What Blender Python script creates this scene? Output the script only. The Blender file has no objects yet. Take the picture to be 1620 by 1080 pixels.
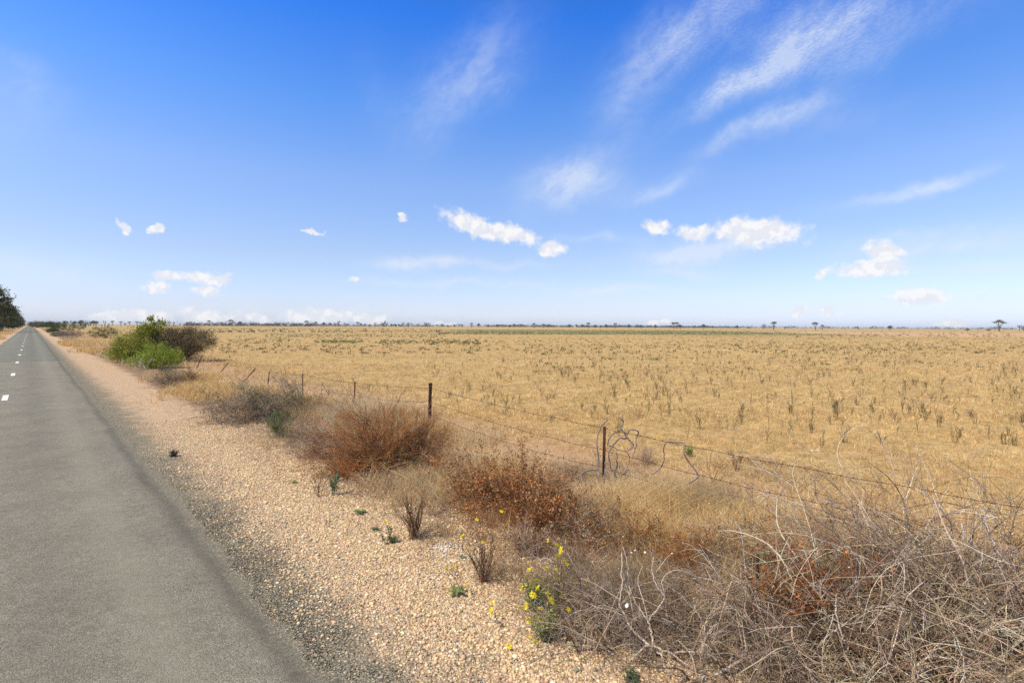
import bpy, math
import numpy as np
from math import radians, sin, cos, tan, pi, atan2, asin, sqrt, exp
from mathutils import Matrix, Vector, Euler

SC = bpy.context.scene
COL = SC.collection
R = np.random.default_rng(7)

# ------------------------------------------------------------------ camera
H = 2.6
F = 810.0                      # focal length in photo pixels (18 mm on a 36 mm frame)
cam_d = bpy.data.cameras.new("camera")
cam = bpy.data.objects.new("camera", cam_d)
COL.objects.link(cam)
cam_d.lens = 18.0
cam_d.sensor_width = 36.0
cam_d.clip_start = 0.05
cam_d.clip_end = 60000
ROT = Matrix.Rotation(radians(90 - 1.70), 3, 'X') @ Matrix.Rotation(radians(0.30), 3, 'Z')
cam.matrix_world = Matrix.Translation((0, 0, H)) @ ROT.to_4x4()
SC.camera = cam


def ray(px, py):
    return ROT @ Vector(((px - 810) / F, -(py - 540) / F, -1.0))


def G(px, py, z=0.0):
    """ground point seen at a place of the photograph"""
    d = ray(px, py)
    s = (z - H) / d.z
    return np.array([d.x * s, d.y * s, z])


def at(px, py, depth):
    """point seen there, at a forward distance"""
    d = ray(px, py)
    s = depth / d.y
    return np.array([d.x * s, d.y * s, H + d.z * s])


def ground_x(px, D):
    """ground point in the column px at forward distance D"""
    d = ray(px, 516)
    return np.array([d.x * D / d.y, D, 0.0])


# road frame: u = metres to the right of the camera across the road, t = along it
TH = radians(43.25)
NV = np.array([cos(TH), sin(TH)])
DV = np.array([-sin(TH), cos(TH)])


def UT(u, t):
    u = np.asarray(u, float); t = np.asarray(t, float)
    return np.stack([u * NV[0] + t * DV[0], u * NV[1] + t * DV[1]], -1)


def toU(p):
    return p[..., 0] * NV[0] + p[..., 1] * NV[1]


# ------------------------------------------------------------------ smooth value noise in numpy
def vnoise(x, y, seed=0):
    xi = np.floor(x).astype(np.int64); yi = np.floor(y).astype(np.int64)
    xf = x - xi; yf = y - yi
    xf = xf * xf * (3 - 2 * xf); yf = yf * yf * (3 - 2 * yf)

    def h(a, b):
        n = (a * 374761393 + b * 668265263 + seed * 974711) & 0x7fffffff
        n = (n ^ (n >> 13)) * 1274126177 & 0x7fffffff
        return ((n ^ (n >> 16)) & 0xffff) / 65535.0
    return (h(xi, yi) * (1 - xf) + h(xi + 1, yi) * xf) * (1 - yf) + (h(xi, yi + 1) * (1 - xf) + h(xi + 1, yi + 1) * xf) * yf


def fbm(x, y, seed=0):
    return 0.55 * vnoise(x, y, seed) + 0.3 * vnoise(2.1 * x, 2.1 * y, seed + 1) + 0.15 * vnoise(4.3 * x, 4.3 * y, seed + 2)


# ------------------------------------------------------------------ mesh helpers
class MB:
    def __init__(s):
        s.V = []; s.F = []; s.C = []; s.n = 0

    def add(s, V, F, C):
        V = np.asarray(V, np.float32).reshape(-1, 3)
        F = np.asarray(F, np.int32)
        C = np.broadcast_to(np.asarray(C, np.float32), (len(V), 3))
        s.V.append(V); s.F.append(F + s.n); s.C.append(C); s.n += len(V)
        return s

    def tubes(s, P, Rr, C, sides=3):
        """n polylines of K points; P (n,K,3), Rr (n,K), C (n,3)"""
        P = np.asarray(P, float)
        n, K, _ = P.shape
        if n == 0:
            return s
        T = np.gradient(P, axis=1)
        T /= np.linalg.norm(T, axis=2, keepdims=True) + 1e-9
        ref = np.where(np.abs(T[:, :1, 2:3]) > 0.8, np.array([1.0, 0.13, 0]), np.array([0.1, 0, 1.0]))
        A = np.cross(T, np.broadcast_to(ref, T.shape)); A /= np.linalg.norm(A, axis=2, keepdims=True) + 1e-9
        B = np.cross(T, A)
        ang = np.arange(sides) * 2 * pi / sides
        Rr = np.broadcast_to(np.asarray(Rr, float), (n, K))
        V = P[:, :, None, :] + Rr[:, :, None, None] * (np.cos(ang)[None, None, :, None] * A[:, :, None, :] + np.sin(ang)[None, None, :, None] * B[:, :, None, :])
        idx = np.arange(n * K * sides).reshape(n, K, sides)
        a = idx[:, :-1, :]; b = np.roll(a, -1, 2); d = idx[:, 1:, :]; c = np.roll(d, -1, 2)
        Fq = np.stack([a, b, c, d], -1).reshape(-1, 4)
        C = np.broadcast_to(np.asarray(C, float), (n, 3))
        s.add(V.reshape(-1, 3), Fq, np.repeat(C, K * sides, 0))
        if sides > 3:                                   # close the ends
            for k in (0, K - 1):
                e = s.n - n * K * sides + idx[:, k, :]
                e = e if k else e[:, ::-1]
                s.F.append(e[:, [0, 1, 2, 3]].astype(np.int32) if sides == 4 else np.stack([np.stack([e[:, 0], e[:, i], e[:, i + 1]], -1) for i in range(1, sides - 1)], 1).reshape(-1, 3).astype(np.int32))
        return s

    def blades(s, base, h, w, lean, C, seg=2):
        """thin grass blades bending over; lean (n,2) tip offset in metres"""
        base = np.asarray(base, float); n = len(base)
        if n == 0:
            return s
        h = np.broadcast_to(h, (n,)); w = np.broadcast_to(w, (n,))
        a = R.uniform(0, pi, n)
        side = np.stack([np.cos(a), np.sin(a), 0 * a], 1) * (w[:, None] / 2)
        L = np.concatenate([lean, np.zeros((n, 1))], 1)
        up = np.array([0, 0, 1.0])
        m = base + up * (h[:, None] * 0.6) + L * 0.35
        tip = base + up * h[:, None] + L
        V = np.stack([base - side, base + side, m - side * .7, m + side * .7, tip], 1)
        i = np.arange(n)[:, None] * 5
        C = np.broadcast_to(C, (n, 3))
        n0 = s.n
        s.add(V.reshape(-1, 3), i + np.array([0, 1, 3, 2]), np.repeat(C, 5, 0))
        s.F.append((n0 + i + np.array([2, 3, 4])).astype(np.int32))
        return s

    def leaves(s, pos, dr, l, w, C):
        pos = np.asarray(pos, float); n = len(pos)
        if n == 0:
            return s
        dr = dr / (np.linalg.norm(dr, axis=1, keepdims=True) + 1e-9)
        q = R.normal(size=(n, 3)); sd = np.cross(dr, q); sd /= np.linalg.norm(sd, axis=1, keepdims=True) + 1e-9
        l = np.broadcast_to(l, (n,))[:, None]; w = np.broadcast_to(w, (n,))[:, None]
        V = np.stack([pos, pos + dr * l * .45 + sd * w / 2, pos + dr * l, pos + dr * l * .45 - sd * w / 2], 1)
        i = np.arange(n)[:, None] * 4
        s.add(V.reshape(-1, 3), i + np.array([0, 1, 2, 3]), np.repeat(np.broadcast_to(C, (n, 3)), 4, 0))
        return s

    def box(s, lo, hi, C):
        x0, y0, z0 = lo; x1, y1, z1 = hi
        V = [(x0, y0, z0), (x1, y0, z0), (x1, y1, z0), (x0, y1, z0), (x0, y0, z1), (x1, y0, z1), (x1, y1, z1), (x0, y1, z1)]
        return s.add(V, [(0, 3, 2, 1), (4, 5, 6, 7), (0, 1, 5, 4), (1, 2, 6, 5), (2, 3, 7, 6), (3, 0, 4, 7)], C)

    def mesh(s, name, mat, smooth=False):
        me = bpy.data.meshes.new(name)
        V = np.concatenate(s.V); C = np.concatenate(s.C)
        me.vertices.add(len(V)); me.vertices.foreach_set("co", V.ravel())
        fl = np.concatenate([f.ravel() for f in s.F]); sz = np.concatenate([np.full(len(f), f.shape[1]) for f in s.F])
        st = np.concatenate([[0], np.cumsum(sz)[:-1]])
        me.loops.add(len(fl)); me.loops.foreach_set("vertex_index", fl.astype(np.int32))
        me.polygons.add(len(sz)); me.polygons.foreach_set("loop_start", st.astype(np.int32))
        me.update(calc_edges=True)
        at_ = me.attributes.new("tint", 'FLOAT_COLOR', 'POINT')
        c4 = np.ones((len(C), 4), np.float32); c4[:, :3] = C
        at_.data.foreach_set("color", c4.ravel())
        me.materials.append(mat)
        if smooth:
            me.polygons.foreach_set("use_smooth", np.ones(len(sz), bool))
        return me

    def build(s, name, mat, parent=None, smooth=False, loc=None):
        o = bpy.data.objects.new(name, s.mesh(name, mat, smooth))
        COL.objects.link(o)
        if parent is not None:
            o.parent = parent
        if loc is not None:
            o.location = loc
        return o


def tag(o, label=None, cat=None, group=None, kind=None):
    if label: o['label'] = label
    if cat: o['category'] = cat
    if group: o['group'] = group
    if kind: o['kind'] = kind
    return o


def empty(name, loc=(0, 0, 0), rz=0.0, sc=1.0):
    o = bpy.data.objects.new(name, None)
    COL.objects.link(o)
    o.location = loc; o.rotation_euler = (0, 0, rz); o.scale = (sc, sc, sc) if np.isscalar(sc) else sc
    return o


def copy_tree(o, parent=None):
    c = o.copy(); COL.objects.link(c)
    if parent is not None: c.parent = parent
    for ch in list(o.children):
        copy_tree(ch, c)
    return c


def rnd_col(c, n, var=0.18, hue=0.06):
    c = np.asarray(c, float)
    v = R.lognormal(0, var, (n, 1)) * (1 + R.normal(0, hue, (n, 3)))
    return np.clip(c * v, 0.004, 0.9)


def pick_col(cols, n, var=0.18, w=None):
    cols = np.asarray(cols, float)
    i = R.choice(len(cols), n, p=w)
    return np.clip(cols[i] * R.lognormal(0, var, (n, 1)) * (1 + R.normal(0, .05, (n, 3))), .004, .9)


def vary(C, var):
    return np.clip(C * R.lognormal(0, var, (len(C), 1)), .004, .85)


def sph(n):
    v = R.normal(size=(n, 3)); return v / np.linalg.norm(v, axis=1, keepdims=True)


def grow(start, d, length, K, wig, bend=(0, 0, 0)):
    n = len(start)
    d = d / (np.linalg.norm(d, axis=1, keepdims=True) + 1e-9)
    length = np.broadcast_to(length, (n,))
    P = np.zeros((n, K, 3)); P[:, 0] = start
    cur = R.normal(0, 1, (n, 3)) * wig
    for k in range(1, K):
        cur = cur * .55 + R.normal(0, 1, (n, 3)) * wig
        d = d + cur + np.asarray(bend) / K
        d = d / (np.linalg.norm(d, axis=1, keepdims=True) + 1e-9)
        P[:, k] = P[:, k - 1] + d * (length / (K - 1))[:, None]
    return P


def children_of(P, per, spread, up=0.0, lo=0.25):
    """start points and directions of side twigs along polylines"""
    n, K, _ = P.shape
    i = np.repeat(np.arange(n), per)
    s = R.uniform(lo, 1.0, len(i)) * (K - 1)
    k = np.minimum(s.astype(int), K - 2); f = (s - k)[:, None]
    st = P[i, k] * (1 - f) + P[i, k + 1] * f
    d = P[i, k + 1] - P[i, k]; d /= np.linalg.norm(d, axis=1, keepdims=True) + 1e-9
    d = d + sph(len(i)) * spread; d[:, 2] += up
    return st, d, i


def radii(n, K, r0, r1):
    return np.linspace(1, 0, K)[None, :] * (r0 - r1) + r1 + np.zeros((n, 1))


# ------------------------------------------------------------------ materials
def new_mat(name):
    m = bpy.data.materials.new(name); m.use_nodes = True
    nt = m.node_tree
    for n in list(nt.nodes): nt.nodes.remove(n)
    out = nt.nodes.new('ShaderNodeOutputMaterial')
    return m, nt, out


def N(nt, t, **kw):
    n = nt.nodes.new(t)
    for k, v in kw.items():
        if k in ('inp',):
            for a, b in v.items():
                n.inputs[a].default_value = b
        else:
            setattr(n, k, v)
    return n


def plant_mat(name, translucent=0.25, rough=0.7, spec=0.2, mottle=0.25, scale=60):
    m, nt, out = new_mat(name)
    a = N(nt, 'ShaderNodeAttribute', attribute_name='tint')
    tc = N(nt, 'ShaderNodeTexCoord')
    no = N(nt, 'ShaderNodeTexNoise', inp={'Scale': scale, 'Detail': 3.0})
    nt.links.new(tc.outputs['Object'], no.inputs['Vector'])
    mr = N(nt, 'ShaderNodeMapRange', inp={'To Min': 1 - mottle, 'To Max': 1 + mottle, 'From Min': .3, 'From Max': .7})
    nt.links.new(no.outputs['Fac'], mr.inputs['Value'])
    mul = N(nt, 'ShaderNodeVectorMath', operation='SCALE')
    nt.links.new(a.outputs['Color'], mul.inputs[0]); nt.links.new(mr.outputs[0], mul.inputs['Scale'])
    p = N(nt, 'ShaderNodeBsdfPrincipled', inp={'Roughness': rough, 'Specular IOR Level': spec})
    nt.links.new(mul.outputs[0], p.inputs['Base Color'])
    if translucent:
        t = N(nt, 'ShaderNodeBsdfTranslucent'); nt.links.new(mul.outputs[0], t.inputs['Color'])
        mx = N(nt, 'ShaderNodeMixShader', inp={'Fac': translucent})
        nt.links.new(p.outputs[0], mx.inputs[1]); nt.links.new(t.outputs[0], mx.inputs[2])
        nt.links.new(mx.outputs[0], out.inputs['Surface'])
    else:
        nt.links.new(p.outputs[0], out.inputs['Surface'])
    return m


M_GRASS = plant_mat('dry grass blades', .35, .6, .25)
M_LEAF = plant_mat('living leaves', .3, .55, .3)
M_DRY = plant_mat('dead leaves', .25, .8, .1)
M_TWIG = plant_mat('weathered twigs', 0, .85, .15, .35, 90)
M_BARK = plant_mat('tree bark', 0, .9, .1, .3, 6)
M_STONE = plant_mat('loose stones', 0, .85, .2, .22, 120)
M_PETAL = plant_mat('yellow petals', .3, .5, .2, .08)
M_SHELL = plant_mat('snail shell', 0, .45, .4, .12, 200)


def rust_mat():
    m, nt, out = new_mat('rusted steel')
    tc = N(nt, 'ShaderNodeTexCoord')
    no = N(nt, 'ShaderNodeTexNoise', inp={'Scale': 18.0, 'Detail': 6.0, 'Roughness': .7})
    nt.links.new(tc.outputs['Object'], no.inputs['Vector'])
    cr = N(nt, 'ShaderNodeValToRGB')
    e = cr.color_ramp.elements
    e[0].position = .3; e[0].color = (.022, .012, .009, 1)
    e[1].position = .72; e[1].color = (.13, .05, .022, 1)
    x = e.new(.52); x.color = (.06, .022, .012, 1)
    nt.links.new(no.outputs['Fac'], cr.inputs[0])
    b = N(nt, 'ShaderNodeBump', inp={'Strength': .5, 'Distance': .003})
    nt.links.new(no.outputs['Fac'], b.inputs['Height'])
    p = N(nt, 'ShaderNodeBsdfPrincipled', inp={'Roughness': .8, 'Specular IOR Level': .3})
    nt.links.new(cr.outputs[0], p.inputs['Base Color']); nt.links.new(b.outputs[0], p.inputs['Normal'])
    nt.links.new(p.outputs[0], out.inputs['Surface'])
    return m


M_RUST = rust_mat()


class NG:
    """small expression helper for shader graphs"""
    def __init__(s, nt): s.nt = nt

    def put(s, sock, v):
        if v is None: return
        if isinstance(v, bpy.types.NodeSocket): s.nt.links.new(v, sock)
        else: sock.default_value = v

    def m(s, op, a, b=None, c=None, clamp=False):
        n = N(s.nt, 'ShaderNodeMath', operation=op, use_clamp=clamp)
        s.put(n.inputs[0], a); s.put(n.inputs[1], b); s.put(n.inputs[2], c)
        return n.outputs[0]

    def v(s, op, a, b=None, scale=None):
        n = N(s.nt, 'ShaderNodeVectorMath', operation=op)
        s.put(n.inputs[0], a); s.put(n.inputs[1], b)
        if scale is not None: s.put(n.inputs['Scale'], scale)
        return n.outputs['Value'] if op in ('DOT_PRODUCT', 'LENGTH', 'DISTANCE') else n.outputs[0]

    def mix(s, f, a, b):
        n = N(s.nt, 'ShaderNodeMix', data_type='RGBA')
        s.put(n.inputs['Factor'], f)
        for so, v in ((n.inputs[6], a), (n.inputs[7], b)):
            if isinstance(v, (tuple, list)): v = (*v[:3], 1)
            s.put(so, v)
        return n.outputs[2]

    def ss(s, x, a, b, lo=0.0, hi=1.0):
        n = N(s.nt, 'ShaderNodeMapRange', interpolation_type='SMOOTHSTEP')
        s.put(n.inputs[0], x)
        for i, v in enumerate((a, b, lo, hi)): n.inputs[i + 1].default_value = v
        return n.outputs[0]

    def noise(s, vec, scale, detail=4.0, rough=.55, color=False):
        n = N(s.nt, 'ShaderNodeTexNoise', inp={'Scale': scale, 'Detail': detail, 'Roughness': rough})
        s.put(n.inputs['Vector'], vec)
        return n.outputs['Color' if color else 'Fac']

    def voro(s, vec, scale, feature='F1'):
        n = N(s.nt, 'ShaderNodeTexVoronoi', feature=feature, inp={'Scale': scale})
        s.put(n.inputs['Vector'], vec)
        return n

    def xyz(s, x, y, z=0.0):
        n = N(s.nt, 'ShaderNodeCombineXYZ')
        s.put(n.inputs[0], x); s.put(n.inputs[1], y); s.put(n.inputs[2], z)
        return n.outputs[0]

    def ramp(s, f, stops):
        n = N(s.nt, 'ShaderNodeValToRGB'); s.put(n.inputs[0], f)
        e = n.color_ramp.elements
        e[0].position = stops[0][0]; e[0].color = (*stops[0][1], 1)
        e[1].position = stops[-1][0]; e[1].color = (*stops[-1][1], 1)
        for p, c in stops[1:-1]:
            x = e.new(p); x.color = (*c, 1)
        return n.outputs[0]


def ut_nodes(g):
    geo = N(g.nt, 'ShaderNodeNewGeometry')
    pos = geo.outputs['Position']
    u = g.v('DOT_PRODUCT', pos, (NV[0], NV[1], 0)); t = g.v('DOT_PRODUCT', pos, (DV[0], DV[1], 0))
    return pos, u, t


def ground_mat():
    m, nt, out = new_mat('paddock soil and stubble')
    g = NG(nt)
    pos, u, t = ut_nodes(g)
    sep = N(nt, 'ShaderNodeSeparateXYZ'); g.put(sep.inputs[0], pos)
    X, Y = sep.outputs[0], sep.outputs[1]
    big = g.noise(pos, .11, 4); mid = g.noise(pos, 1.1, 5); fine = g.noise(pos, 14, 6, .7); vfine = g.noise(pos, 60, 4, .7)
    # --- stubble paddock
    far = g.noise(g.xyz(g.m('MULTIPLY', X, .012), g.m('MULTIPLY', Y, .05)), 1.0, 5, .6)
    straw = g.ramp(fine, [(.25, (.34, .22, .09)), (.5, (.50, .345, .145)), (.75, (.62, .445, .21))])
    straw = g.mix(g.ss(mid, .4, .68), straw, g.v('MULTIPLY', straw, (.84, .78, .68)))
    straw = g.mix(g.ss(far, .42, .62, 0, .75), straw, (.52, .365, .155))
    straw = g.mix(g.ss(far, .52, .40, 0, .45), straw, (.48, .315, .14))
    m3 = g.noise(g.xyz(g.m('MULTIPLY', X, 1.6), g.m('MULTIPLY', Y, 3.2)), 1.0, 6, .75)
    straw = g.v('SCALE', straw, None, g.ss(m3, .34, .66, .88, 1.08))
    rw = g.noise(g.xyz(g.m('MULTIPLY', u, .05), g.m('MULTIPLY', t, 1.5)), 1.0, 4, .7)
    straw = g.v('SCALE', straw, None, g.ss(rw, .4, .62, .88, 1.05))
    m4 = g.noise(pos, 4.5, 6, .8)
    straw = g.v('SCALE', straw, None, g.ss(m4, .36, .6, .78, 1.1))
    pt = g.m('MULTIPLY', g.ss(g.noise(g.xyz(g.m('MULTIPLY', X, .35), g.m('MULTIPLY', Y, .7)), 1.0, 5, .65), .54, .66, 0, .8), g.ss(Y, 70, 25))
    straw = g.mix(pt, straw, g.ramp(fine, [(.3, (.30, .18, .105)), (.7, (.54, .37, .24))]))
    # fields further out: dull green crop strip, pale bare strip, grey green tinge to the left
    w1 = g.noise(pos, .02, 5, .65); w2 = g.noise(g.xyz(g.m('MULTIPLY', X, .03), g.m('MULTIPLY', Y, .12)), 1.0, 4, .7)
    band = g.m('MULTIPLY', g.ss(g.m('ADD', Y, g.m('MULTIPLY', w1, 60)), 185, 205), g.ss(g.m('ADD', Y, g.m('MULTIPLY', w1, 200)), 560, 430))
    rx = g.m('DIVIDE', X, Y)
    bx = g.m('MULTIPLY', g.ss(rx, -.2, -.05), g.ss(g.m('SUBTRACT', X, g.m('MULTIPLY', Y, .10)), 118, 108))
    band = g.m('MULTIPLY', g.m('MULTIPLY', band, bx), g.ss(w2, .32, .55, .25, .95))
    straw = g.mix(band, straw, (.19, .185, .07))
    bare = g.m('MULTIPLY', g.ss(Y, 150, 175), g.ss(g.m('ADD', Y, g.m('MULTIPLY', w1, 120)), 420, 330))
    bare = g.m('MULTIPLY', bare, g.ss(g.m('SUBTRACT', X, g.m('MULTIPLY', Y, .10)), 108, 118))
    straw = g.mix(g.m('MULTIPLY', bare, .75), straw, (.56, .36, .22))
    reds = g.m('MULTIPLY', bare, g.ss(w2, .5, .62))
    straw = g.mix(g.m('MULTIPLY', reds, .6), straw, (.32, .17, .10))
    gl = g.m('MULTIPLY', g.ss(Y, 110, 200), g.ss(rx, -.15, -.45))
    straw = g.mix(g.m('MULTIPLY', gl, g.ss(w2, .35, .65, .05, .4)), straw, (.30, .255, .12))
    # thin dark far stripes
    ln = g.m('MULTIPLY', g.ss(g.noise(g.xyz(g.m('MULTIPLY', X, .004), g.m('MULTIPLY', Y, .06)), 1.0, 3, .6), .56, .64), g.ss(Y, 60, 130))
    straw = g.mix(g.m('MULTIPLY', ln, .4), straw, (.25, .16, .075))
    # --- pink bare soil along the fence
    soil = g.ramp(fine, [(.25, (.26, .155, .08)), (.5, (.43, .275, .155)), (.75, (.55, .38, .23))])
    uw = g.m('ADD', u, g.m('MULTIPLY', g.m('SUBTRACT', mid, .5), 2.4))
    uw = g.m('ADD', uw, g.m('MULTIPLY', g.m('SUBTRACT', big, .5), 3.0))
    col = g.mix(g.ss(uw, 8.3, 10.2), soil, straw)
    # --- leaf litter belt under the shrubs
    lit = g.ramp(vfine, [(.3, (.10, .06, .04)), (.5, (.24, .155, .10)), (.7, (.42, .29, .19))])
    col = g.mix(g.ss(uw, 5.4, 6.6), lit, col)
    # --- gravel verge: stones as cells
    v1 = g.voro(g.v('ADD', pos, g.v('SCALE', g.noise(pos, 30, 2, .5, True), None, .02)), 44)
    cellr = N(nt, 'ShaderNodeSeparateXYZ'); g.put(cellr.inputs[0], v1.outputs['Color'])
    stone = g.ramp(cellr.outputs[0], [(0, (.38, .235, .13)), (.35, (.60, .40, .235)), (.7, (.68, .49, .31)), (1, (.78, .64, .47))])
    stone = g.mix(g.ss(v1.outputs['Distance'], .35, .8, 0, .65), stone, (.20, .115, .065))
    stone = g.mix(g.ss(mid, .45, .62, 0, .55), stone, (.47, .335, .215))
    stone = g.mix(g.ss(g.noise(pos, 5, 5, .7), .56, .66, 0, .5), stone, (.27, .185, .12))
    uv = g.m('ADD', u, g.m('MULTIPLY', g.m('SUBTRACT', mid, .5), 1.1))
    uv = g.m('ADD', uv, g.m('MULTIPLY', g.m('SUBTRACT', fine, .5), .5))
    col = g.mix(g.ss(uv, 3.5, 4.1), stone, col)
    # dark seal chips washed onto the verge edge
    v2 = g.voro(pos, 95)
    c2 = N(nt, 'ShaderNodeSeparateXYZ'); g.put(c2.inputs[0], v2.outputs['Color'])
    chip = g.ramp(c2.outputs[0], [(0, (.09, .08, .058)), (.6, (.20, .18, .132)), (.88, (.33, .29, .21)), (1, (.58, .43, .27))])
    uc = g.m('ADD', u, g.m('MULTIPLY', g.m('SUBTRACT', g.noise(pos, 2.2, 4), .5), 1.2))
    uc = g.m('ADD', uc, g.m('MULTIPLY', g.m('SUBTRACT', g.noise(pos, 24, 3), .5), .9))
    near_edge = g.ss(uc, 1.7, 2.5)
    patch = g.ss(g.noise(pos, 1.7, 4, .7), .54, .64)
    chipf = g.m('MAXIMUM', g.m('SUBTRACT', 1.0, near_edge), g.m('MULTIPLY', patch, g.ss(uc, 2.9, 2.3, 0, .6)))
    # left side of the road mirrors it: narrow gravel then dry grass
    left = g.ss(g.m('ADD', u, g.m('MULTIPLY', mid, .8)), -2.0, -2.3)
    chipf = g.m('MULTIPLY', chipf, g.m('SUBTRACT', 1.0, left))
    col = g.mix(chipf, col, chip)
    lcol = g.mix(g.ss(g.m('ADD', u, g.m('MULTIPLY', big, 2)), -3.2, -4.2), stone, g.v('MULTIPLY', straw, (1.0, .9, .8)))
    col = g.mix(left, col, lcol)
    hgt = g.m('ADD', g.m('MULTIPLY', fine, .6), g.m('MULTIPLY', g.m('SUBTRACT', 1.0, v1.outputs['Distance']), g.ss(u, 4.2, 3.4, .1, .9)))
    hgt = g.m('ADD', hgt, g.m('MULTIPLY', vfine, .3))
    b = N(nt, 'ShaderNodeBump', inp={'Strength': .7, 'Distance': .025}); g.put(b.inputs['Height'], hgt)
    p = N(nt, 'ShaderNodeBsdfPrincipled', inp={'Roughness': .95, 'Specular IOR Level': .1})
    g.put(p.inputs['Base Color'], col); g.put(p.inputs['Normal'], b.outputs[0])
    nt.links.new(p.outputs[0], out.inputs['Surface'])
    return m


def road_mat():
    m, nt, out = new_mat('worn spray seal')
    g = NG(nt)
    pos, u, t = ut_nodes(g)
    fine = g.noise(pos, 130, 3, .75); mid = g.noise(pos, 9, 5, .65); big = g.noise(pos, .9, 4)
    v = g.voro(pos, 120)
    c = N(nt, 'ShaderNodeSeparateXYZ'); g.put(c.inputs[0], v.outputs['Color'])
    base = g.ramp(c.outputs[0], [(0, (.15, .137, .102)), (.5, (.238, .217, .163)), (.9, (.32, .29, .22)), (1, (.42, .38, .30))])
    base = g.mix(g.ss(v.outputs['Distance'], .45, .85, 0, .55), base, (.05, .047, .038))
    base = g.mix(g.ss(fine, .45, .75, 0, .4), base, (.24, .225, .18))
    base = g.v('SCALE', base, None, g.ss(mid, .25, .75, .87, 1.13))
    base = g.v('SCALE', base, None, g.ss(big, .3, .7, .9, 1.07))
    uw = g.m('ADD', u, g.m('MULTIPLY', g.m('SUBTRACT', g.noise(g.xyz(g.m('MULTIPLY', u, 1.0), g.m('MULTIPLY', t, .25)), 1.2, 3), .5), .35))

    def strip(c0, w):
        return g.m('EXPONENT', g.m('MULTIPLY', g.m('POWER', g.m('DIVIDE', g.m('ABSOLUTE', g.m('SUBTRACT', uw, c0)), w), 2.0), -1.0))
    # polished wheel paths are pale, bound-up binder at the edge dark
    base = g.mix(g.m('MULTIPLY', strip(.68, .22), .35), base, (.28, .255, .195))
    base = g.mix(g.m('MULTIPLY', strip(-1.9, .3), .3), base, (.26, .245, .195))
    base = g.mix(g.m('MULTIPLY', strip(1.40, .12), .5), base, (.062, .058, .045))
    base = g.mix(g.m('MULTIPLY', strip(.05, .3), .22), base, (.105, .098, .078))
    v2 = g.voro(pos, 95)
    c2 = N(nt, 'ShaderNodeSeparateXYZ'); g.put(c2.inputs[0], v2.outputs['Color'])
    chip = g.ramp(c2.outputs[0], [(0, (.09, .08, .058)), (.6, (.20, .18, .132)), (.88, (.33, .29, .21)), (1, (.58, .43, .27))])
    uc = g.m('ADD', u, g.m('MULTIPLY', g.m('SUBTRACT', g.noise(pos, 3.0, 4), .5), .35))
    base = g.mix(g.ss(g.m('ADD', uc, g.m('MULTIPLY', g.m('SUBTRACT', g.noise(pos, 30, 3), .5), .3)), 1.34, 1.6), base, chip)
    # join between two reseals
    j = g.m('ABSOLUTE', g.m('SUBTRACT', t, g.m('ADD', 46.4, g.m('MULTIPLY', g.noise(pos, 1.5, 3), .8))))
    base = g.mix(g.ss(j, .30, .05, 0, .5), base, (.36, .33, .27))
    base = g.mix(g.ss(t, 46.6, 47.0, 0, .8), base, g.v('MULTIPLY', base, (.78, .84, .86)))
    dist = g.ss(t, 60, 14, 0, 1)
    hgt = g.m('ADD', g.m('SUBTRACT', 1.0, v.outputs['Distance']), fine)
    b = N(nt, 'ShaderNodeBump', inp={'Strength': .8, 'Distance': .006}); g.put(b.inputs['Height'], hgt)
    p = N(nt, 'ShaderNodeBsdfPrincipled', inp={'Roughness': .9, 'Specular IOR Level': .2})
    g.put(p.inputs['Base Color'], base); g.put(p.inputs['Normal'], b.outputs[0])
    nt.links.new(p.outputs[0], out.inputs['Surface'])
    return m


def paint_mat():
    m, nt, out = new_mat('worn white road paint')
    g = NG(nt)
    pos, u, t = ut_nodes(g)
    n = g.noise(pos, 60, 5, .75)
    col = g.mix(g.ss(n, .56, .68, 0, .8), (.72, .72, .68), (.3, .28, .24))
    p = N(nt, 'ShaderNodeBsdfPrincipled', inp={'Roughness': .7})
    g.put(p.inputs['Base Color'], col); nt.links.new(p.outputs[0], out.inputs['Surface'])
    return m


# ------------------------------------------------------------------ ground, road
def sheet(name, V, Fc, mat):
    mb = MB(); mb.add(V, Fc, (.5, .5, .5))
    return tag(mb.build(name, mat), kind='structure')


# one ground sheet to the horizon
r = np.concatenate([[0], np.geomspace(3, 6500, 40)])
aa = np.linspace(0, 2 * pi, 65)[:-1]
V = [(0, 0, 0)] + [(q * cos(a), q * sin(a), 0) for q in r[1:] for a in aa]
Ftri = [(0, 1 + i, 1 + (i + 1) % 64) for i in range(64)]
Fq = [(1 + k * 64 + i, 1 + (k + 1) * 64 + i, 1 + (k + 1) * 64 + (i + 1) % 64, 1 + k * 64 + (i + 1) % 64) for k in range(len(r) - 2) for i in range(64)]
mb = MB(); mb.add(V, Ftri, (.5, .5, .5)); mb.F.append(np.array(Fq, np.int32))
tag(mb.build('ground', ground_mat()), kind='structure')

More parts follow.
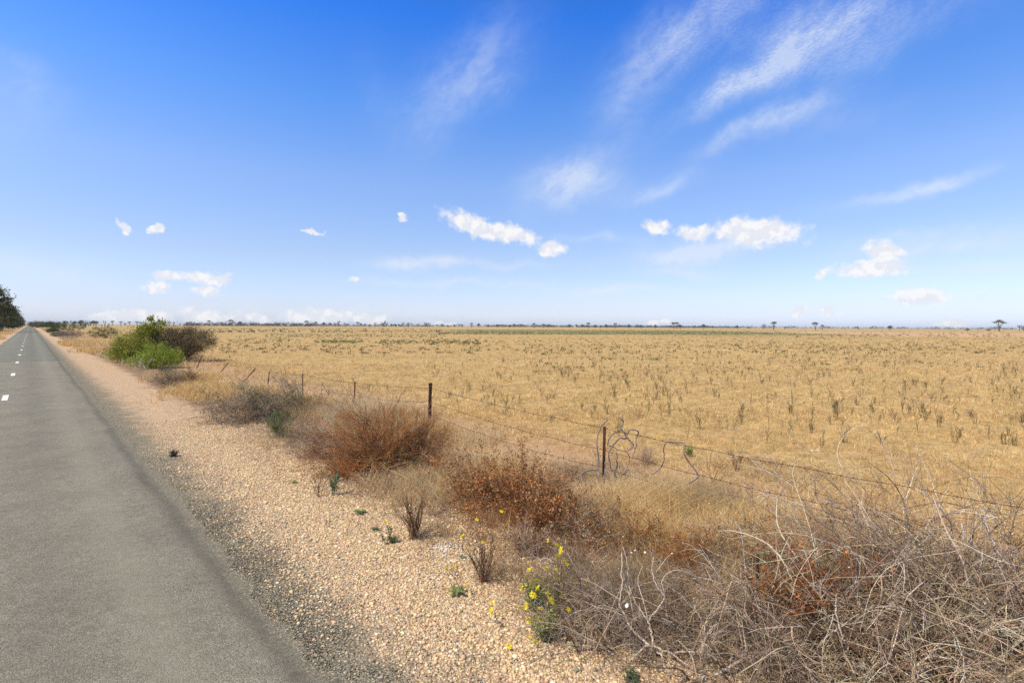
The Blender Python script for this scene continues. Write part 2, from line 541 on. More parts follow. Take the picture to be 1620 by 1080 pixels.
ts = np.concatenate([np.arange(-14, 60, .06), np.arange(60, 400, .5), np.geomspace(400, 6000, 50)])
er = 1.60 + .16 * (vnoise(ts * .7, ts * 0, 3) - .5) + .12 * (vnoise(ts * 3.1, ts * 0, 4) - .5) + .05 * (vnoise(ts * 11, ts * 0, 5) - .5)
el = -2.72 + .14 * (vnoise(ts * .8, ts * 0, 8) - .5) + .08 * (vnoise(ts * 4, ts * 0, 9) - .5)
rows = []
for uu, z in ((el, .004), (el + .15, .02), (np.full_like(ts, -1.6), .035), (np.full_like(ts, -.66), .045), (np.full_like(ts, .4), .035), (er - .15, .02), (er, .004)):
    rows.append(np.concatenate([UT(uu, ts), np.full((len(ts), 1), z)], 1))
V = np.stack(rows, 1).reshape(-1, 3)
ii = (np.arange(len(ts) - 1)[:, None] * 7 + np.arange(6)[None, :]).ravel()
road = sheet('road', V, np.stack([ii, ii + 1, ii + 8, ii + 7], 1), road_mat())

mb = MB()
for i in range(-3, 120):
    t0 = 24.8 + 11.1 * i
    if t0 > 1000: break
    L = .88
    q = [(-.745, t0 - L), (-.595, t0 - L), (-.595, t0 + L), (-.745, t0 + L)]
    zs = [.049, .049, .049, .049]
    V = [(*UT(a, b), z) for (a, b), z in zip(q, zs)]
    mb.add(V, [(0, 1, 2, 3)], (.7, .7, .7))
tag(mb.build('road_marking', paint_mat(), road), kind='structure')


# ------------------------------------------------------------------ stones (real ones near the camera)
ICO_V = None


def ico():
    p = (1 + 5 ** .5) / 2
    v = np.array([(-1, p, 0), (1, p, 0), (-1, -p, 0), (1, -p, 0), (0, -1, p), (0, 1, p), (0, -1, -p), (0, 1, -p), (p, 0, -1), (p, 0, 1), (-p, 0, -1), (-p, 0, 1)], float)
    v /= np.linalg.norm(v[0])
    f = np.array([(0, 11, 5), (0, 5, 1), (0, 1, 7), (0, 7, 10), (0, 10, 11), (1, 5, 9), (5, 11, 4), (11, 10, 2), (10, 7, 6), (7, 1, 8), (3, 9, 4), (3, 4, 2), (3, 2, 6), (3, 6, 8), (3, 8, 9), (4, 9, 5), (2, 4, 11), (6, 2, 10), (8, 6, 7), (9, 8, 1)])
    return v, f


def stones(mb, p2, rad, C, z=0.0, flat=.65):
    v, f = ico()
    n = len(p2)
    jit = R.uniform(.72, 1.22, (n, 12, 1))
    S = v[None] * jit * rad[:, None, None] * np.stack([R.uniform(.8, 1.25, n), R.uniform(.7, 1.1, n), R.uniform(flat * .7, flat * 1.2, n)], 1)[:, None, :]
    a = R.uniform(0, 2 * pi, n); ca, sa = np.cos(a)[:, None], np.sin(a)[:, None]
    x = S[..., 0] * ca - S[..., 1] * sa; y = S[..., 0] * sa + S[..., 1] * ca
    V = np.stack([x + p2[:, :1], y + p2[:, 1:2], S[..., 2] + z + rad[:, None] * .12], -1)
    Fc = (f[None] + (np.arange(n) * 12)[:, None, None]).reshape(-1, 3)
    mb.add(V.reshape(-1, 3), Fc, np.repeat(C, 12, 0))


def in_view(p2, pad=1.12, dmin=1.0):
    return (p2[:, 1] > dmin) & (np.abs(p2[:, 0]) < p2[:, 1] * pad + 1.0)


mb = MB()
n = 250000
uu = R.uniform(1.45, 4.9, n)
tt = 2.0 + 16 * R.power(1.3, n) ** 1.0 - 1.5
keep = (R.random(n) < np.clip(1.25 - (tt - 3) / 15, .12, 1))
p2 = UT(uu, tt)
dens = np.clip(.35 + 1.5 * fbm(p2[:, 0] * 3.1, p2[:, 1] * 3.1, 23), 0, 1) * np.clip((uu + .9 * (fbm(p2[:, 0] * 2.2, p2[:, 1] * 2.2, 20) - .5) - 1.8) / .9, 0, 1) * np.clip((5.3 - uu + 1.2 * (fbm(p2[:, 0], p2[:, 1], 21) - .5)) / 1.6, 0, 1)
k = keep & in_view(p2) & (R.random(n) < dens) & (p2[:, 1] > 2.3)
p2 = p2[k][:110000]; n = len(p2)
pale = fbm(p2[:, 0] * 1.3, p2[:, 1] * 1.3, 30)
rad = np.clip(R.lognormal(math.log(.0086), .42, n), .0035, .028)
C = pick_col([(.66, .48, .27), (.60, .425, .235), (.72, .55, .34), (.46, .32, .175), (.75, .64, .46), (.25, .22, .16), (.62, .42, .25)], n, .1, [.28, .22, .17, .12, .06, .09, .06])
stones(mb, p2, rad, C)
m_ = 7000
q = UT(1.42 + R.uniform(0, 1.0, m_), 1 + 12 * R.power(1.2, m_)); q = q[in_view(q) & (q[:, 1] > 2.3) & (R.random(m_) < np.clip((toU(q) - 1.35) * .9, .06, 1))]
stones(mb, q, np.clip(R.lognormal(math.log(.0085), .4, len(q)), .004, .02), pick_col([(.68, .48, .29), (.61, .42, .25), (.74, .56, .38), (.40, .33, .25)], len(q), .14))
# white crumbs
q = []
for (px, py, s, k_) in ((700, 868, .10, 150), (735, 880, .08, 50), (668, 838, .12, 40), (690, 915, .10, 30)):
    c = G(px, py)[:2]; q.append(c + R.normal(0, s, (k_, 2)))
q = np.concatenate(q)
stones(mb, q, R.uniform(.004, .012, len(q)), rnd_col((.74, .70, .64), len(q), .08, .02), z=.012)
tag(mb.build('gravel', M_STONE), kind='stuff')

mb = MB()
n = 60000
uu = 1.4 + np.abs(R.normal(0, .6, n)); tt = R.uniform(1.0, 12, n)
p2 = UT(uu, tt)
cl = fbm(p2[:, 0] * 1.8, p2[:, 1] * 1.8, 44)
k = in_view(p2) & (R.random(n) < np.clip((cl - .25) * 2.5, .1, 1)) & (p2[:, 1] > 2.4) & (R.random(n) < np.clip(1.3 - tt / 11, .1, 1))
p2 = p2[k]; n = len(p2)
stones(mb, p2, np.clip(R.lognormal(math.log(.0052), .3, n), .0025, .011), pick_col([(.08, .072, .053), (.155, .14, .105), (.25, .225, .17), (.40, .35, .26), (.62, .43, .24)], n, .15, [.25, .28, .22, .1, .15]), z=.004 + .0)
tag(mb.build('seal_chippings', M_STONE), kind='stuff')

# ------------------------------------------------------------------ grass in bulk
STRAW = [(.77, .56, .27), (.68, .48, .21), (.82, .63, .34), (.48, .31, .125), (.68, .45, .19)]


def scatter_field(n, dmin, dmax, power):
    """points in the view wedge beyond the fence"""
    y = (dmin ** power + R.random(n) * (dmax ** power - dmin ** power)) ** (1 / power)
    x = R.uniform(-1.08, 1.08, n) * (y + 1)
    return np.stack([x, y], 1)


def clumped(p2, k, s, size):
    i = R.integers(0, len(p2), k)
    return p2[i] + R.normal(0, 1, (k, 2)) * size[i][:, None] * s, i


mb = MB()
# stubble clumps
for (nc, per, d0, d1, hh, ww, pw) in ((13000, 15, 4.5, 16, .105, .0048, 1.5), (20000, 10, 14, 34, .115, .009, 1.3), (22000, 6, 30, 75, .12, .018, 1.2), (16000, 4, 70, 190, .16, .045, 1.1)):
    p2 = scatter_field(nc, d0, d1, pw)
    u_ = toU(p2)
    edge = 8.2 + 2.4 * (fbm(p2[:, 0] * .35, p2[:, 1] * .35, 50) - .5)
    k = (u_ > edge) & (R.random(len(p2)) < np.clip(.35 + 1.2 * fbm(p2[:, 0] * .5, p2[:, 1] * .5, 51) , 0, 1))
    p2 = p2[k]
    i = np.repeat(np.arange(len(p2)), per)
    tone = ((0.8 + .4 * fbm(p2[:, 0] * .3, p2[:, 1] * .3, 52)) * R.lognormal(0, .2, len(p2)))[i][:, None]
    b = p2[i] + R.normal(0, .045 * (1 + d0 / 30), (len(i), 2))
    h = R.uniform(.35, 1.15, len(i)) * hh
    C = pick_col(STRAW, len(i), .15) * tone
    mb.blades(np.concatenate([b, np.zeros((len(i), 1))], 1), h, ww * R.uniform(.6, 1.4, len(i)), R.normal(0, .55, (len(i), 2)) * h[:, None], C)
    # straw lying flat
    m_ = len(i) // 3
    b2 = p2[R.integers(0, len(p2), m_)] + R.normal(0, .15, (m_, 2))
    dr = sph(m_); dr[:, 2] = np.abs(dr[:, 2]) * .12
    mb.leaves(np.concatenate([b2, R.uniform(.005, .03, (m_, 1))], 1), dr, R.uniform(.08, .2, m_) * (1 + d0 / 40), ww * 1.2, pick_col(STRAW, m_, .12))
tag(mb.build('stubble', M_GRASS), kind='stuff')

# dry roadside grass: gold patches, taller towards the fence
mb = MB()


def grass_patch(mb, px, py, rx, ry, n, h, cols, w=.004, lean=.5, dirn=(0, 0), rot=None):
    """n blades round the ground point under (px, py); rx, ry half sizes across/along the road"""
    c = G(px, py)[:2]
    a = R.normal(0, .5, (n, 2))
    p = c + a[:, :1] * rx * NV + a[:, 1:] * ry * DV
    cl = R.integers(0, max(n // 25, 1), n); off = R.normal(0, .06, (n // 25 + 1, 2)); cen = p[R.integers(0, n, n // 25 + 1)]
    use = R.random(n) < .75
    p = np.where(use[:, None], cen[cl] + R.normal(0, .05, (n, 2)), p)
    k = (toU(p) > 2.5) | (toU(p) < -3.15); p = p[k]; n = len(p)
    hh = h * R.uniform(.35, 1.1, n)
    mb.blades(np.concatenate([p, np.zeros((n, 1))], 1), hh, w * R.uniform(.6, 1.4, n), (R.normal(0, lean, (n, 2)) + np.array(dirn)) * hh[:, None], pick_col(cols, n, .16))


GOLD = [(.74, .50, .20), (.80, .58, .28), (.62, .38, .13), (.74, .54, .26)]
PALE = [(.74, .57, .32), (.64, .46, .24), (.80, .66, .42), (.54, .36, .18)]
GREYG = [(.46, .35, .21), (.36, .26, .15), (.56, .43, .27), (.28, .2, .12)]
RUSTG = [(.40, .17, .06), (.50, .24, .09), (.30, .12, .045), (.46, .30, .15)]
for a in ((340, 622, 1.5, 2.6, 6500, .42, GOLD, .011, .7), (300, 600, 1.4, 2.5, 3000, .42, GOLD, .014, .7), (385, 625, 1.2, 1.8, 4000, .42, GOLD, .010, .7), (130, 545, 2.0, 6.5, 14000, .6, GOLD, .035, .6), (170, 556, 1.8, 5, 10000, .5, GOLD, .03, .6),
          (120, 528, 2.2, 14, 2500, .6, GOLD, .06, .5),
          (450, 640, 1.0, 1.4, 3000, .34, GOLD, .009, .8), (520, 655, 1.0, 1.2, 3000, .38, PALE, .008, .8),
          (600, 668, .9, 1.2, 7500, .62, PALE, .006, .7), (650, 690, .8, 1.0, 4500, .55, GOLD, .006, .7), (560, 690, .6, .5, 3200, .98, PALE, .005, .5), (500, 650, .7, .9, 4000, .5, GOLD, .008, .7),
          (740, 700, 1.0, .9, 2600, .26, PALE, .005, .8), (800, 735, .9, .8, 2600, .24, PALE, .005, .9), (860, 760, .9, .7, 2600, .22, GREYG, .0045, .9),
          (1010, 790, 1.0, .7, 5200, .30, PALE, .0045, .9), (1060, 805, .9, .6, 4200, .34, GOLD, .0045, .9), (1110, 800, .8, .6, 4200, .32, GREYG, .004, 1.0), (1180, 850, .7, .6, 5200, .34, GOLD, .004, .8),
          (1140, 880, .6, .6, 4600, .36, PALE, .004, .8), (1250, 830, .8, .6, 3800, .26, PALE, .004, .9), (1040, 860, .5, .5, 3000, .34, GOLD, .004, .8), (1330, 850, 1.0, .7, 3000, .24, GOLD, .004, .9), (1500, 850, 1.0, .8, 3000, .22, GOLD, .004, .9),
          (760, 770, .9, .7, 3200, .34, GOLD, .0045, .8), (715, 745, .7, .5, 3400, .42, PALE, .0045, .8), (690, 785, .5, .4, 1800, .26, PALE, .004, .9), (905, 835, .7, .5, 3000, .36, GREYG, .004, .8), (960, 815, .7, .5, 3000, .34, GOLD, .004, .8), (1180, 905, .6, .5, 2600, .36, PALE, .004, .8), (1330, 890, .7, .5, 2600, .32, GOLD, .004, .8), (430, 650, .9, .8, 3000, .42, GOLD, .007, .8), (850, 815, .9, .6, 3200, .32, RUSTG, .0045, .8), (920, 820, .9, .6, 3400, .34, PALE, .004, .8), (1350, 930, .8, .6, 1800, .3, GOLD, .004, .7), (960, 750, 1.0, .8, 2400, .16, GREYG, .0045, .9), (700, 770, .7, .7, 2200, .24, GREYG, .005, .9), (640, 800, .4, .5, 700, .12, GREYG, .004, .9),
          (1400, 800, 1.2, .8, 2600, .15, GOLD, .0045, .9), (1300, 770, 1.4, .9, 2600, .14, PALE, .005, .9), (1200, 745, 1.2, .9, 2000, .13, GREYG, .005, .9),
          (560, 720, .8, .9, 2600, .22, GREYG, .005, .9), (480, 690, .7, .9, 1600, .2, GREYG, .006, .9), (1000, 930, .5, .5, 2200, .3, GREYG, .0035, .9), (900, 860, .5, .5, 1800, .26, RUSTG, .0035, .9),
          (2, 536, .8, 7, 1800, .45, GOLD, .03, .6), (8, 528, 1.2, 12, 1800, .5, GOLD, .04, .6), (590, 775, .5, .5, 900, .12, GREYG, .004, .9), (545, 745, .5, .6, 900, .12, GREYG, .004, .9), (690, 845, .45, .4, 900, .13, GREYG, .0035, .9), (800, 905, .4, .35, 900, .14, GREYG, .0035, .9), (440, 700, .5, .8, 800, .12, PALE, .005, .9), (860, 935, .35, .3, 700, .14, GREYG, .003, .9), (640, 765, .6, .5, 2200, .26, PALE, .0045, .8)):
    grass_patch(mb, *a)
# thin sprinkle over the whole belt
n = 26000
uu = R.uniform(4.2, 10.5, n); tt = R.uniform(0, 60, n) ** 1.0
p2 = UT(uu, tt); k = in_view(p2) & (fbm(p2[:, 0] * .9, p2[:, 1] * .9, 61) > R.uniform(.3, .62, n)) & (p2[:, 1] > 3)
p2 = p2[k]; n = len(p2); hh = R.uniform(.05, .24, n)
mb.blades(np.concatenate([p2, np.zeros((n, 1))], 1), hh, .0035 + .0004 * p2[:, 1], R.normal(0, .8, (n, 2)) * hh[:, None], pick_col(STRAW + GREYG, n, .15))
# along the verge into the distance
n = 16000
uu = R.uniform(3.9, 9, n); tt = 40 + 400 * R.power(.8, n)
p2 = UT(uu, tt); k = fbm(p2[:, 0] * .12, p2[:, 1] * .12, 63) > R.uniform(.3, .6, n)
p2 = p2[k]; n = len(p2); hh = R.uniform(.2, .6, n)
mb.blades(np.concatenate([p2, np.zeros((n, 1))], 1), hh, .012 + .00035 * p2[:, 1], R.normal(0, .7, (n, 2)) * hh[:, None], pick_col(GOLD + PALE, n, .15))
n = 9000
uu = R.uniform(-12, -3.6, n); tt = 60 + 500 * R.power(.8, n)
p2 = UT(uu, tt); hh = R.uniform(.15, .5, n)
mb.blades(np.concatenate([p2, np.zeros((n, 1))], 1), hh, .02 + .00035 * p2[:, 1], R.normal(0, .7, (n, 2)) * hh[:, None], pick_col(GOLD + PALE, n, .15))
tag(mb.build('dry_grass', M_GRASS), kind='stuff')

# litter of broken stems
mb = MB()
n = 30000
uu = R.normal(4.6, 1.1, n); tt = .5 + 19 * R.power(1.2, n)
p2 = UT(uu, tt); k = in_view(p2) & (uu > 2.9) & (p2[:, 1] > 2.6) & (R.random(n) < np.clip(1.1 - tt / 24, 0, 1)) & (fbm(p2[:, 0] * 1.5, p2[:, 1] * 1.5, 71) > R.uniform(.2, .6, n))
p2 = p2[k]; n = len(p2)
d = sph(n); d[:, 2] = np.abs(d[:, 2]) * .22
P = grow(np.concatenate([p2, R.uniform(.002, .05, (n, 1))], 1), d, R.uniform(.03, .26, n), 3, .12)
P[..., 2] = np.maximum(P[..., 2], .003)
mb.tubes(P, radii(n, 3, 1, .6) * R.uniform(.0008, .0024, (n, 1)), pick_col([(.34, .25, .18), (.22, .14, .09), (.48, .38, .27), (.14, .08, .05), (.36, .16, .07)], n, .15))
tag(mb.build('leaf_litter', M_TWIG), kind='stuff')

# ------------------------------------------------------------------ shrubs
GREY = [(.36, .27, .185), (.30, .215, .15), (.48, .38, .285), (.22, .15, .10), (.34, .235, .16)]
OLV = [(.14, .14, .07), (.2, .18, .1)]
BROWN = [(.20, .10, .055), (.28, .145, .075), (.14, .07, .04), (.33, .19, .10)]
RUST = [(.36, .13, .04), (.46, .19, .06), (.26, .09, .03), (.42, .24, .10)]


def twig_shrub(name, loc, w, h, n0, cols, label, cat, leafc=None, nleaf=0, leaf=(.03, .012), wig=.16, r0=.006, dens=1.0, arch=-.3, lv=3, spread=.7, group=None, kids=(5, 4), tilt=(0, 0), heads=None, nheads=0, spray=1.0, lr=.42):
    """stems fanning out of the ground with two orders of side twigs, dead or leafy"""
    root = empty(name, (loc[0], loc[1], 0))
    tag(root, label, cat, group)
    base = np.concatenate([R.normal(0, w * .13, (n0, 2)), np.zeros((n0, 1)) - .01], 1)
    a = R.uniform(0, 2 * pi, n0); rr = np.sqrt(R.random(n0)) * w / 2
    tgt = np.stack([np.cos(a) * rr + tilt[0], np.sin(a) * rr + tilt[1], h * R.uniform(.55, 1.05, n0) * np.sqrt(np.clip(1.12 - (rr / (w / 2)) ** 2, .1, 1))], 1)
    ph = R.uniform(0, 6.28, 3)
    lump = 1 + .22 * np.sin(2 * a + ph[0]) + .16 * np.sin(3 * a + ph[1]) + .12 * np.sin(5 * a + ph[2])
    tgt[:, 2] *= np.clip(lump, .55, 1.3); tgt[:, :2] *= (.85 + .3 * R.random(n0))[:, None]
    d = tgt - base; L = np.linalg.norm(d, axis=1)
    d[:, 2] += L * .25
    K = 7
    P = grow(base, d, L * 1.06, K, wig, (0, 0, arch))
    P[..., 2] = np.maximum(P[..., 2], .005)
    st = MB()
    st.tubes(P, radii(n0, K, r0, r0 * .35) * R.uniform(.6, 1.3, (n0, 1)), pick_col(cols, n0, .12), 4)
    C0 = pick_col(cols, n0, .34)
    s1, d1, i1 = children_of(P, kids[0], spread, .1); C1 = vary(C0[i1], .16)
    n1 = len(s1)
    P1 = grow(s1, d1, R.uniform(.25, 1.0, n1) * np.sqrt(w * h) * lr * spray, 5, wig * 1.1, (0, 0, arch * .6))
    P1[..., 2] = np.maximum(P1[..., 2], .004)
    tw = MB()
    tw.tubes(P1, radii(n1, 5, r0 * .45, r0 * .18), C1)
    s2, d2, i2 = children_of(P1, kids[1], spread * 1.1, .05, .15)
    n2 = len(s2)
    P2 = grow(s2, d2, R.uniform(.25, 1.0, n2) * np.sqrt(w * h) * lr * .42 * spray, 3, wig, (0, 0, 0))
    P2[..., 2] = np.maximum(P2[..., 2], .003)
    tw.tubes(P2, radii(n2, 3, max(r0 * .26, .0009), max(r0 * .14, .0006)), vary(C1[i2], .16))
    st.build('stems', M_TWIG, root)
    tw.build('crown', M_TWIG, root)
    allp = np.concatenate([P2[:, 1:].reshape(-1, 3), P1[:, 2:].reshape(-1, 3)])
    if nleaf:
        i = R.integers(0, len(allp), nleaf)
        p = allp[i] + R.normal(0, leaf[0] * .4, (nleaf, 3)); p[:, 2] = np.maximum(p[:, 2], .004)
        dl = sph(nleaf); dl[:, 2] += .35
        lf = MB(); lf.leaves(p, dl, leaf[0] * R.uniform(.5, 1.3, nleaf), leaf[1] * R.uniform(.6, 1.3, nleaf), pick_col(leafc, nleaf, .2) * (.45 + 1.1 * vnoise(p[:, 0] * 9 + 5 * p[:, 2], p[:, 1] * 9 - 4 * p[:, 2], 11))[:, None])
        lf.build('foliage', M_LEAF if leafc[0][1] > leafc[0][0] else M_DRY, root)
    if nheads:
        top = allp[allp[:, 2] > np.quantile(allp[:, 2], .6)]
        i = R.integers(0, len(top), nheads)
        k = 14
        p = np.repeat(top[i], k, 0) + np.stack([R.normal(0, .012, nheads * k), R.normal(0, .012, nheads * k), R.uniform(0, .09, nheads * k)], 1)
        dl = sph(len(p)); dl[:, 2] += 1.2
        lf = MB(); lf.leaves(p, dl, .025 * R.uniform(.5, 1.3, len(p)), .006, pick_col(heads, len(p), .12))
        lf.build('seed_heads', M_GRASS, root)  # seed heads on the upper twigs, merged into one mesh
    return root


def W(px, py, wpx):
    """metres spanned by wpx pixels at the ground point under (px, py)"""
    return wpx / F * G(px, py)[1]


# large brown dome of dry stems
twig_shrub('dry_shrub', G(598, 742), W(598, 742, 215), 1.0, 130, BROWN + RUST, 'large rusty brown dome of dead stems on the verge before the tall post', 'shrub', RUST, 5200, (.022, .009), .1, .0055, spread=.5, kids=(9, 5), arch=-.35, heads=PALE, nheads=170)
twig_shrub('dry_shrub', G(655, 735), 1.25, .92, 70, BROWN, 'dark brown right shoulder of dead stems beside the large rusty dome', 'shrub', BROWN, 1800, (.02, .008), .1, .005, spread=.45, kids=(9, 5), arch=-.3, heads=PALE, nheads=80)
twig_shrub('dry_shrub', G(505, 722), 1.2, .68, 60, GREY, 'low grey twiggy shrub left of the rusty dome', 'shrub', None, 0, wig=.12, r0=.004, spread=.6, kids=(9, 5))
twig_shrub('dry_weed', G(535, 755), .62, .28, 30, RUST, 'low bright orange weed at the foot of the rusty dome', 'weed', [(.52, .24, .07), (.44, .19, .05)], 1500, (.02, .01), .14, .003, kids=(6, 4))
# red-brown dock patch
for (px, py, w, h, lb) in ((755, 805, 1.0, .8, 'red brown dock thicket behind the brown weed clump'), (820, 822, 1.0, .88, 'tallest red brown dock thicket in the middle of the verge'), (868, 850, .85, .62, 'lower red brown dock thicket beside the grey brambles')):
    twig_shrub('dock_thicket', G(px, py), w, h, 46, BROWN + RUST, lb, 'dock', RUST + [(.34, .22, .12), (.5, .3, .14)], 2600, (.038, .019), .12, .0046, spread=.5, kids=(6, 3), arch=-.1, heads=None, group='red brown dock thickets')
twig_shrub('dock_thicket', G(1078, 905), .62, .42, 45, RUST, 'bright orange brown dead clump above the pale forked branch', 'dock', RUST, 3600, (.022, .007), .16, .003, spread=.7, kids=(8, 5), group='red brown dock thickets')
twig_shrub('dock_thicket', G(1268, 1000), .62, .86, 26, RUST, 'upright rust red dead clump standing in the grey tangle', 'dock', [(.42, .15, .045), (.32, .11, .035), (.22, .08, .03)], 1500, (.04, .018), .12, .0045, spread=.45, kids=(6, 3), group='red brown dock thickets')
twig_shrub('dock_thicket', G(1372, 985), .34, .5, 9, RUST, 'thin sprig of rust red leaves caught inside the grey tangle', 'dock', [(.46, .16, .04)], 420, (.045, .02), .14, .004, spread=.6, kids=(5, 3), group='red brown dock thickets')
twig_shrub('dock_thicket', G(1175, 880), .5, .5, 16, BROWN, 'dark brown dead dock left of the charred stake', 'dock', BROWN, 600, (.02, .012), .12, .004, spread=.45, kids=(5, 3), group='red brown dock thickets')
twig_shrub('dock_thicket', G(958, 850), .6, .62, 16, BROWN, 'dark brown thin stalked dock left of the orange clump', 'dock', BROWN, 700, (.02, .012), .1, .004, spread=.4, kids=(5, 3), group='red brown dock thickets')
for (px, py, w, h, cols_, lc_, nl, lb) in (
        (728, 778, .8, .42, GREY, BROWN, 500, 'grey brown weed filling the gap between the rusty dome and the dock'),
        (800, 790, .9, .62, BROWN, RUST, 1500, 'brown weed behind the tallest dock thicket'),
        (880, 818, .9, .6, BROWN, BROWN, 1200, 'dark brown weed behind the lower dock thicket'),
        (930, 865, .8, .5, GREY, RUST, 800, 'mixed grey and rust weed left of the thin stalked dock'),
        (1010, 880, .8, .44, BROWN, RUST, 900, 'brown weed between the thin stalked dock and the orange clump'),
        (835, 880, .55, .34, GREY, BROWN, 500, 'grey brown weed in front of the tallest dock thicket'),
        (905, 905, .55, .34, GREY, BROWN, 300, 'grey wiry weed behind the tall yellow flower stems'),
        (1130, 905, .7, .5, BROWN, BROWN, 500, 'brown wiry weed right of the orange clump'),
        (1215, 915, .7, .5, BROWN, RUST, 600, 'rusty wiry weed beside the charred stake'),
        (690, 752, .7, .5, RUST, RUST, 700, 'rusty weed under the right side of the dome'),
        (620, 690, 1.1, .75, BROWN, RUST, 500, 'brown weed behind the rusty dome below the tall post'),
        (480, 700, .8, .5, GREY, OLV, 500, 'grey olive weed between the saltbushes and the dome'),
        (560, 745, .6, .4, RUST, RUST, 700, 'rusty weed at the left foot of the dome')):
    twig_shrub('dry_weed', G(px, py), w, h, 34, cols_, lb, 'weed', lc_, nl, (.03, .013), .15, .0038, spread=.65, kids=(6, 4), arch=-.2, heads=PALE, nheads=16)
# grey green saltbush with dead sprays
sb = twig_shrub('saltbush', G(398, 664), 2.1, .78, 90, GREY, 'dark grey green saltbush spilling onto the gravel left of the rusty dome', 'saltbush', [(.12, .135, .06), (.17, .175, .09), (.07, .08, .04), (.30, .29, .19)], 12000, (.034, .014), .14, .006, spread=.6, kids=(8, 5), arch=-.3)
twig_shrub('saltbush', G(455, 655), 1.7, .85, 60, GREY, 'olive saltbush with pale sprays behind the dark one', 'saltbush', [(.13, .14, .06), (.17, .17, .09), (.26, .23, .14)], 7000, (.034, .012), .14, .006, spread=.6, kids=(7, 5), arch=-.25, heads=PALE, nheads=60)
twig_shrub('saltbush', G(442, 692), .75, .55, 36, [(.14, .17, .06), (.2, .2, .1)], 'small fresh green feathery bush at the gravel edge', 'saltbush', [(.12, .17, .05), (.17, .22, .08), (.2, .21, .12)], 4200, (.026, .006), .1, .003, spread=.4, kids=(8, 5), arch=.1)
twig_shrub('dead_bush', G(350, 668), 1.1, .5, 12, [(.52, .45, .38), (.44, .37, .3)], 'pale grey bare sticks sprawling in front of the dark saltbush', 'bush', None, 0, wig=.22, r0=.009, spread=.9, kids=(3, 2), arch=-.5)
twig_shrub('dead_bush', G(520, 655), 1.9, 1.15, 16, [(.20, .15, .14), (.28, .22, .19)], 'leafless grey purple bush with curved branches against the stubble', 'bush', None, 0, wig=.25, r0=.011, spread=.9, kids=(6, 4), arch=-.6)
twig_shrub('dead_bush', G(575, 655), 1.2, .62, 26, GREY, 'thin grey bush round the fence post behind the rusty dome', 'bush', [(.16, .16, .10)], 900, (.03, .01), wig=.2, r0=.006, spread=.7, kids=(5, 4))
twig_shrub('dead_bush', G(268, 612), 1.5, .72, 70, GREY, 'grey brown twiggy mound beside the bright green bush', 'bush', [(.22, .17, .12), (.15, .14, .09)], 3500, (.04, .012), wig=.14, r0=.006, spread=.6, kids=(8, 4))
twig_shrub('dead_bush', G(300, 606), 1.2, .6, 40, BROWN, 'brown twiggy mound in golden grass under the leaning stakes', 'bush', [(.2, .13, .08), (.16, .15, .08)], 1800, (.04, .014), wig=.14, r0=.006, spread=.6, kids=(7, 4))
twig_shrub('dead_bush', G(262, 620), 1.0, .16, 10, [(.3, .26, .24)], 'fallen grey sticks lying on the gravel before the twiggy mound', 'bush', None, 0, wig=.2, r0=.012, spread=.8, kids=(4, 2), arch=-.6)
twig_shrub('dead_bush', G(1020, 735), .5, .42, 45, GREY, 'tuft of grey dead stems beside the twisted vine', 'bush', None, 0, wig=.12, r0=.003, spread=.5, kids=(5, 2), arch=-.6)
twig_shrub('dead_bush', G(700, 812), .8, .22, 40, GREY, 'flattened grey twigs between the brown weed clump and the dock', 'bush', None, 0, wig=.16, r0=.003, spread=.8, kids=(6, 3), arch=-.6)


# long arching brambles, lower right
def bramble(name, loc, w, d_, h, n0, cols, label, seed_up=.4, r0=.006, kids=(5, 3), group='tangles of dead grey brambles', lenk=1.25):
    root = empty(name, (loc[0], loc[1], 0)); tag(root, label, 'bramble', group)
    base = np.stack([R.uniform(-w / 2, w / 2, n0), R.uniform(-d_ / 2, d_ / 2, n0), np.full(n0, -.01)], 1)
    d = np.stack([R.normal(0, .7, n0), R.normal(0, .6, n0), R.uniform(.45, 1.8, n0)], 1)
    L = h * lenk * (.4 + 1.15 * R.random(n0) ** 2.2)
    K = 12
    P = grow(base, d, L, K, .085, (0, 0, -1.5))
    P[..., 2] = np.where(P[..., 2] < .01, .01 + np.abs(P[..., 2]) * .3, P[..., 2])
    P[..., 2] *= np.minimum(1, (h * 1.08) / np.maximum(P[..., 2].max(1, keepdims=True), 1e-3))
    rr = R.uniform(.2, 1.05, (n0, 1)) ** 1.7 + .2
    st = MB(); st.tubes(P, radii(n0, K, r0, r0 * .3) * rr, pick_col(cols, n0, .14), 5)
    s1, d1, i1 = children_of(P, kids[0], .9, .0, .1); n1 = len(s1)
    P1 = grow(s1, d1, R.uniform(.2, 1.0, n1) ** 1.3 * h * .95, 7, .10, (0, 0, -.6)); P1[..., 2] = np.maximum(P1[..., 2], .006)
    C1 = vary(pick_col(cols, n0, .3)[i1], .18); tw = MB(); tw.tubes(P1, radii(n1, 7, r0 * .3, r0 * .11), C1)
    s2, d2, i2 = children_of(P1, kids[1], 1.0, 0, .1); n2 = len(s2)
    P2 = grow(s2, d2, R.uniform(.2, 1.0, n2) * h * .28, 4, .13); P2[..., 2] = np.maximum(P2[..., 2], .004)
    tw.tubes(P2, radii(n2, 4, max(r0 * .2, .0009), .0006), vary(C1[i2], .15))
    st.build('canes', M_TWIG, root); tw.build('crown', M_TWIG, root)
    return root


PALEG = [(.46, .355, .25), (.33, .24, .16), (.58, .475, .36), (.16, .105, .065), (.39, .28, .18), (.26, .17, .10)]
DARKG = [(.27, .19, .125), (.35, .26, .18), (.13, .085, .055), (.47, .38, .29)]


def gd(px, D): return ground_x(px, D)


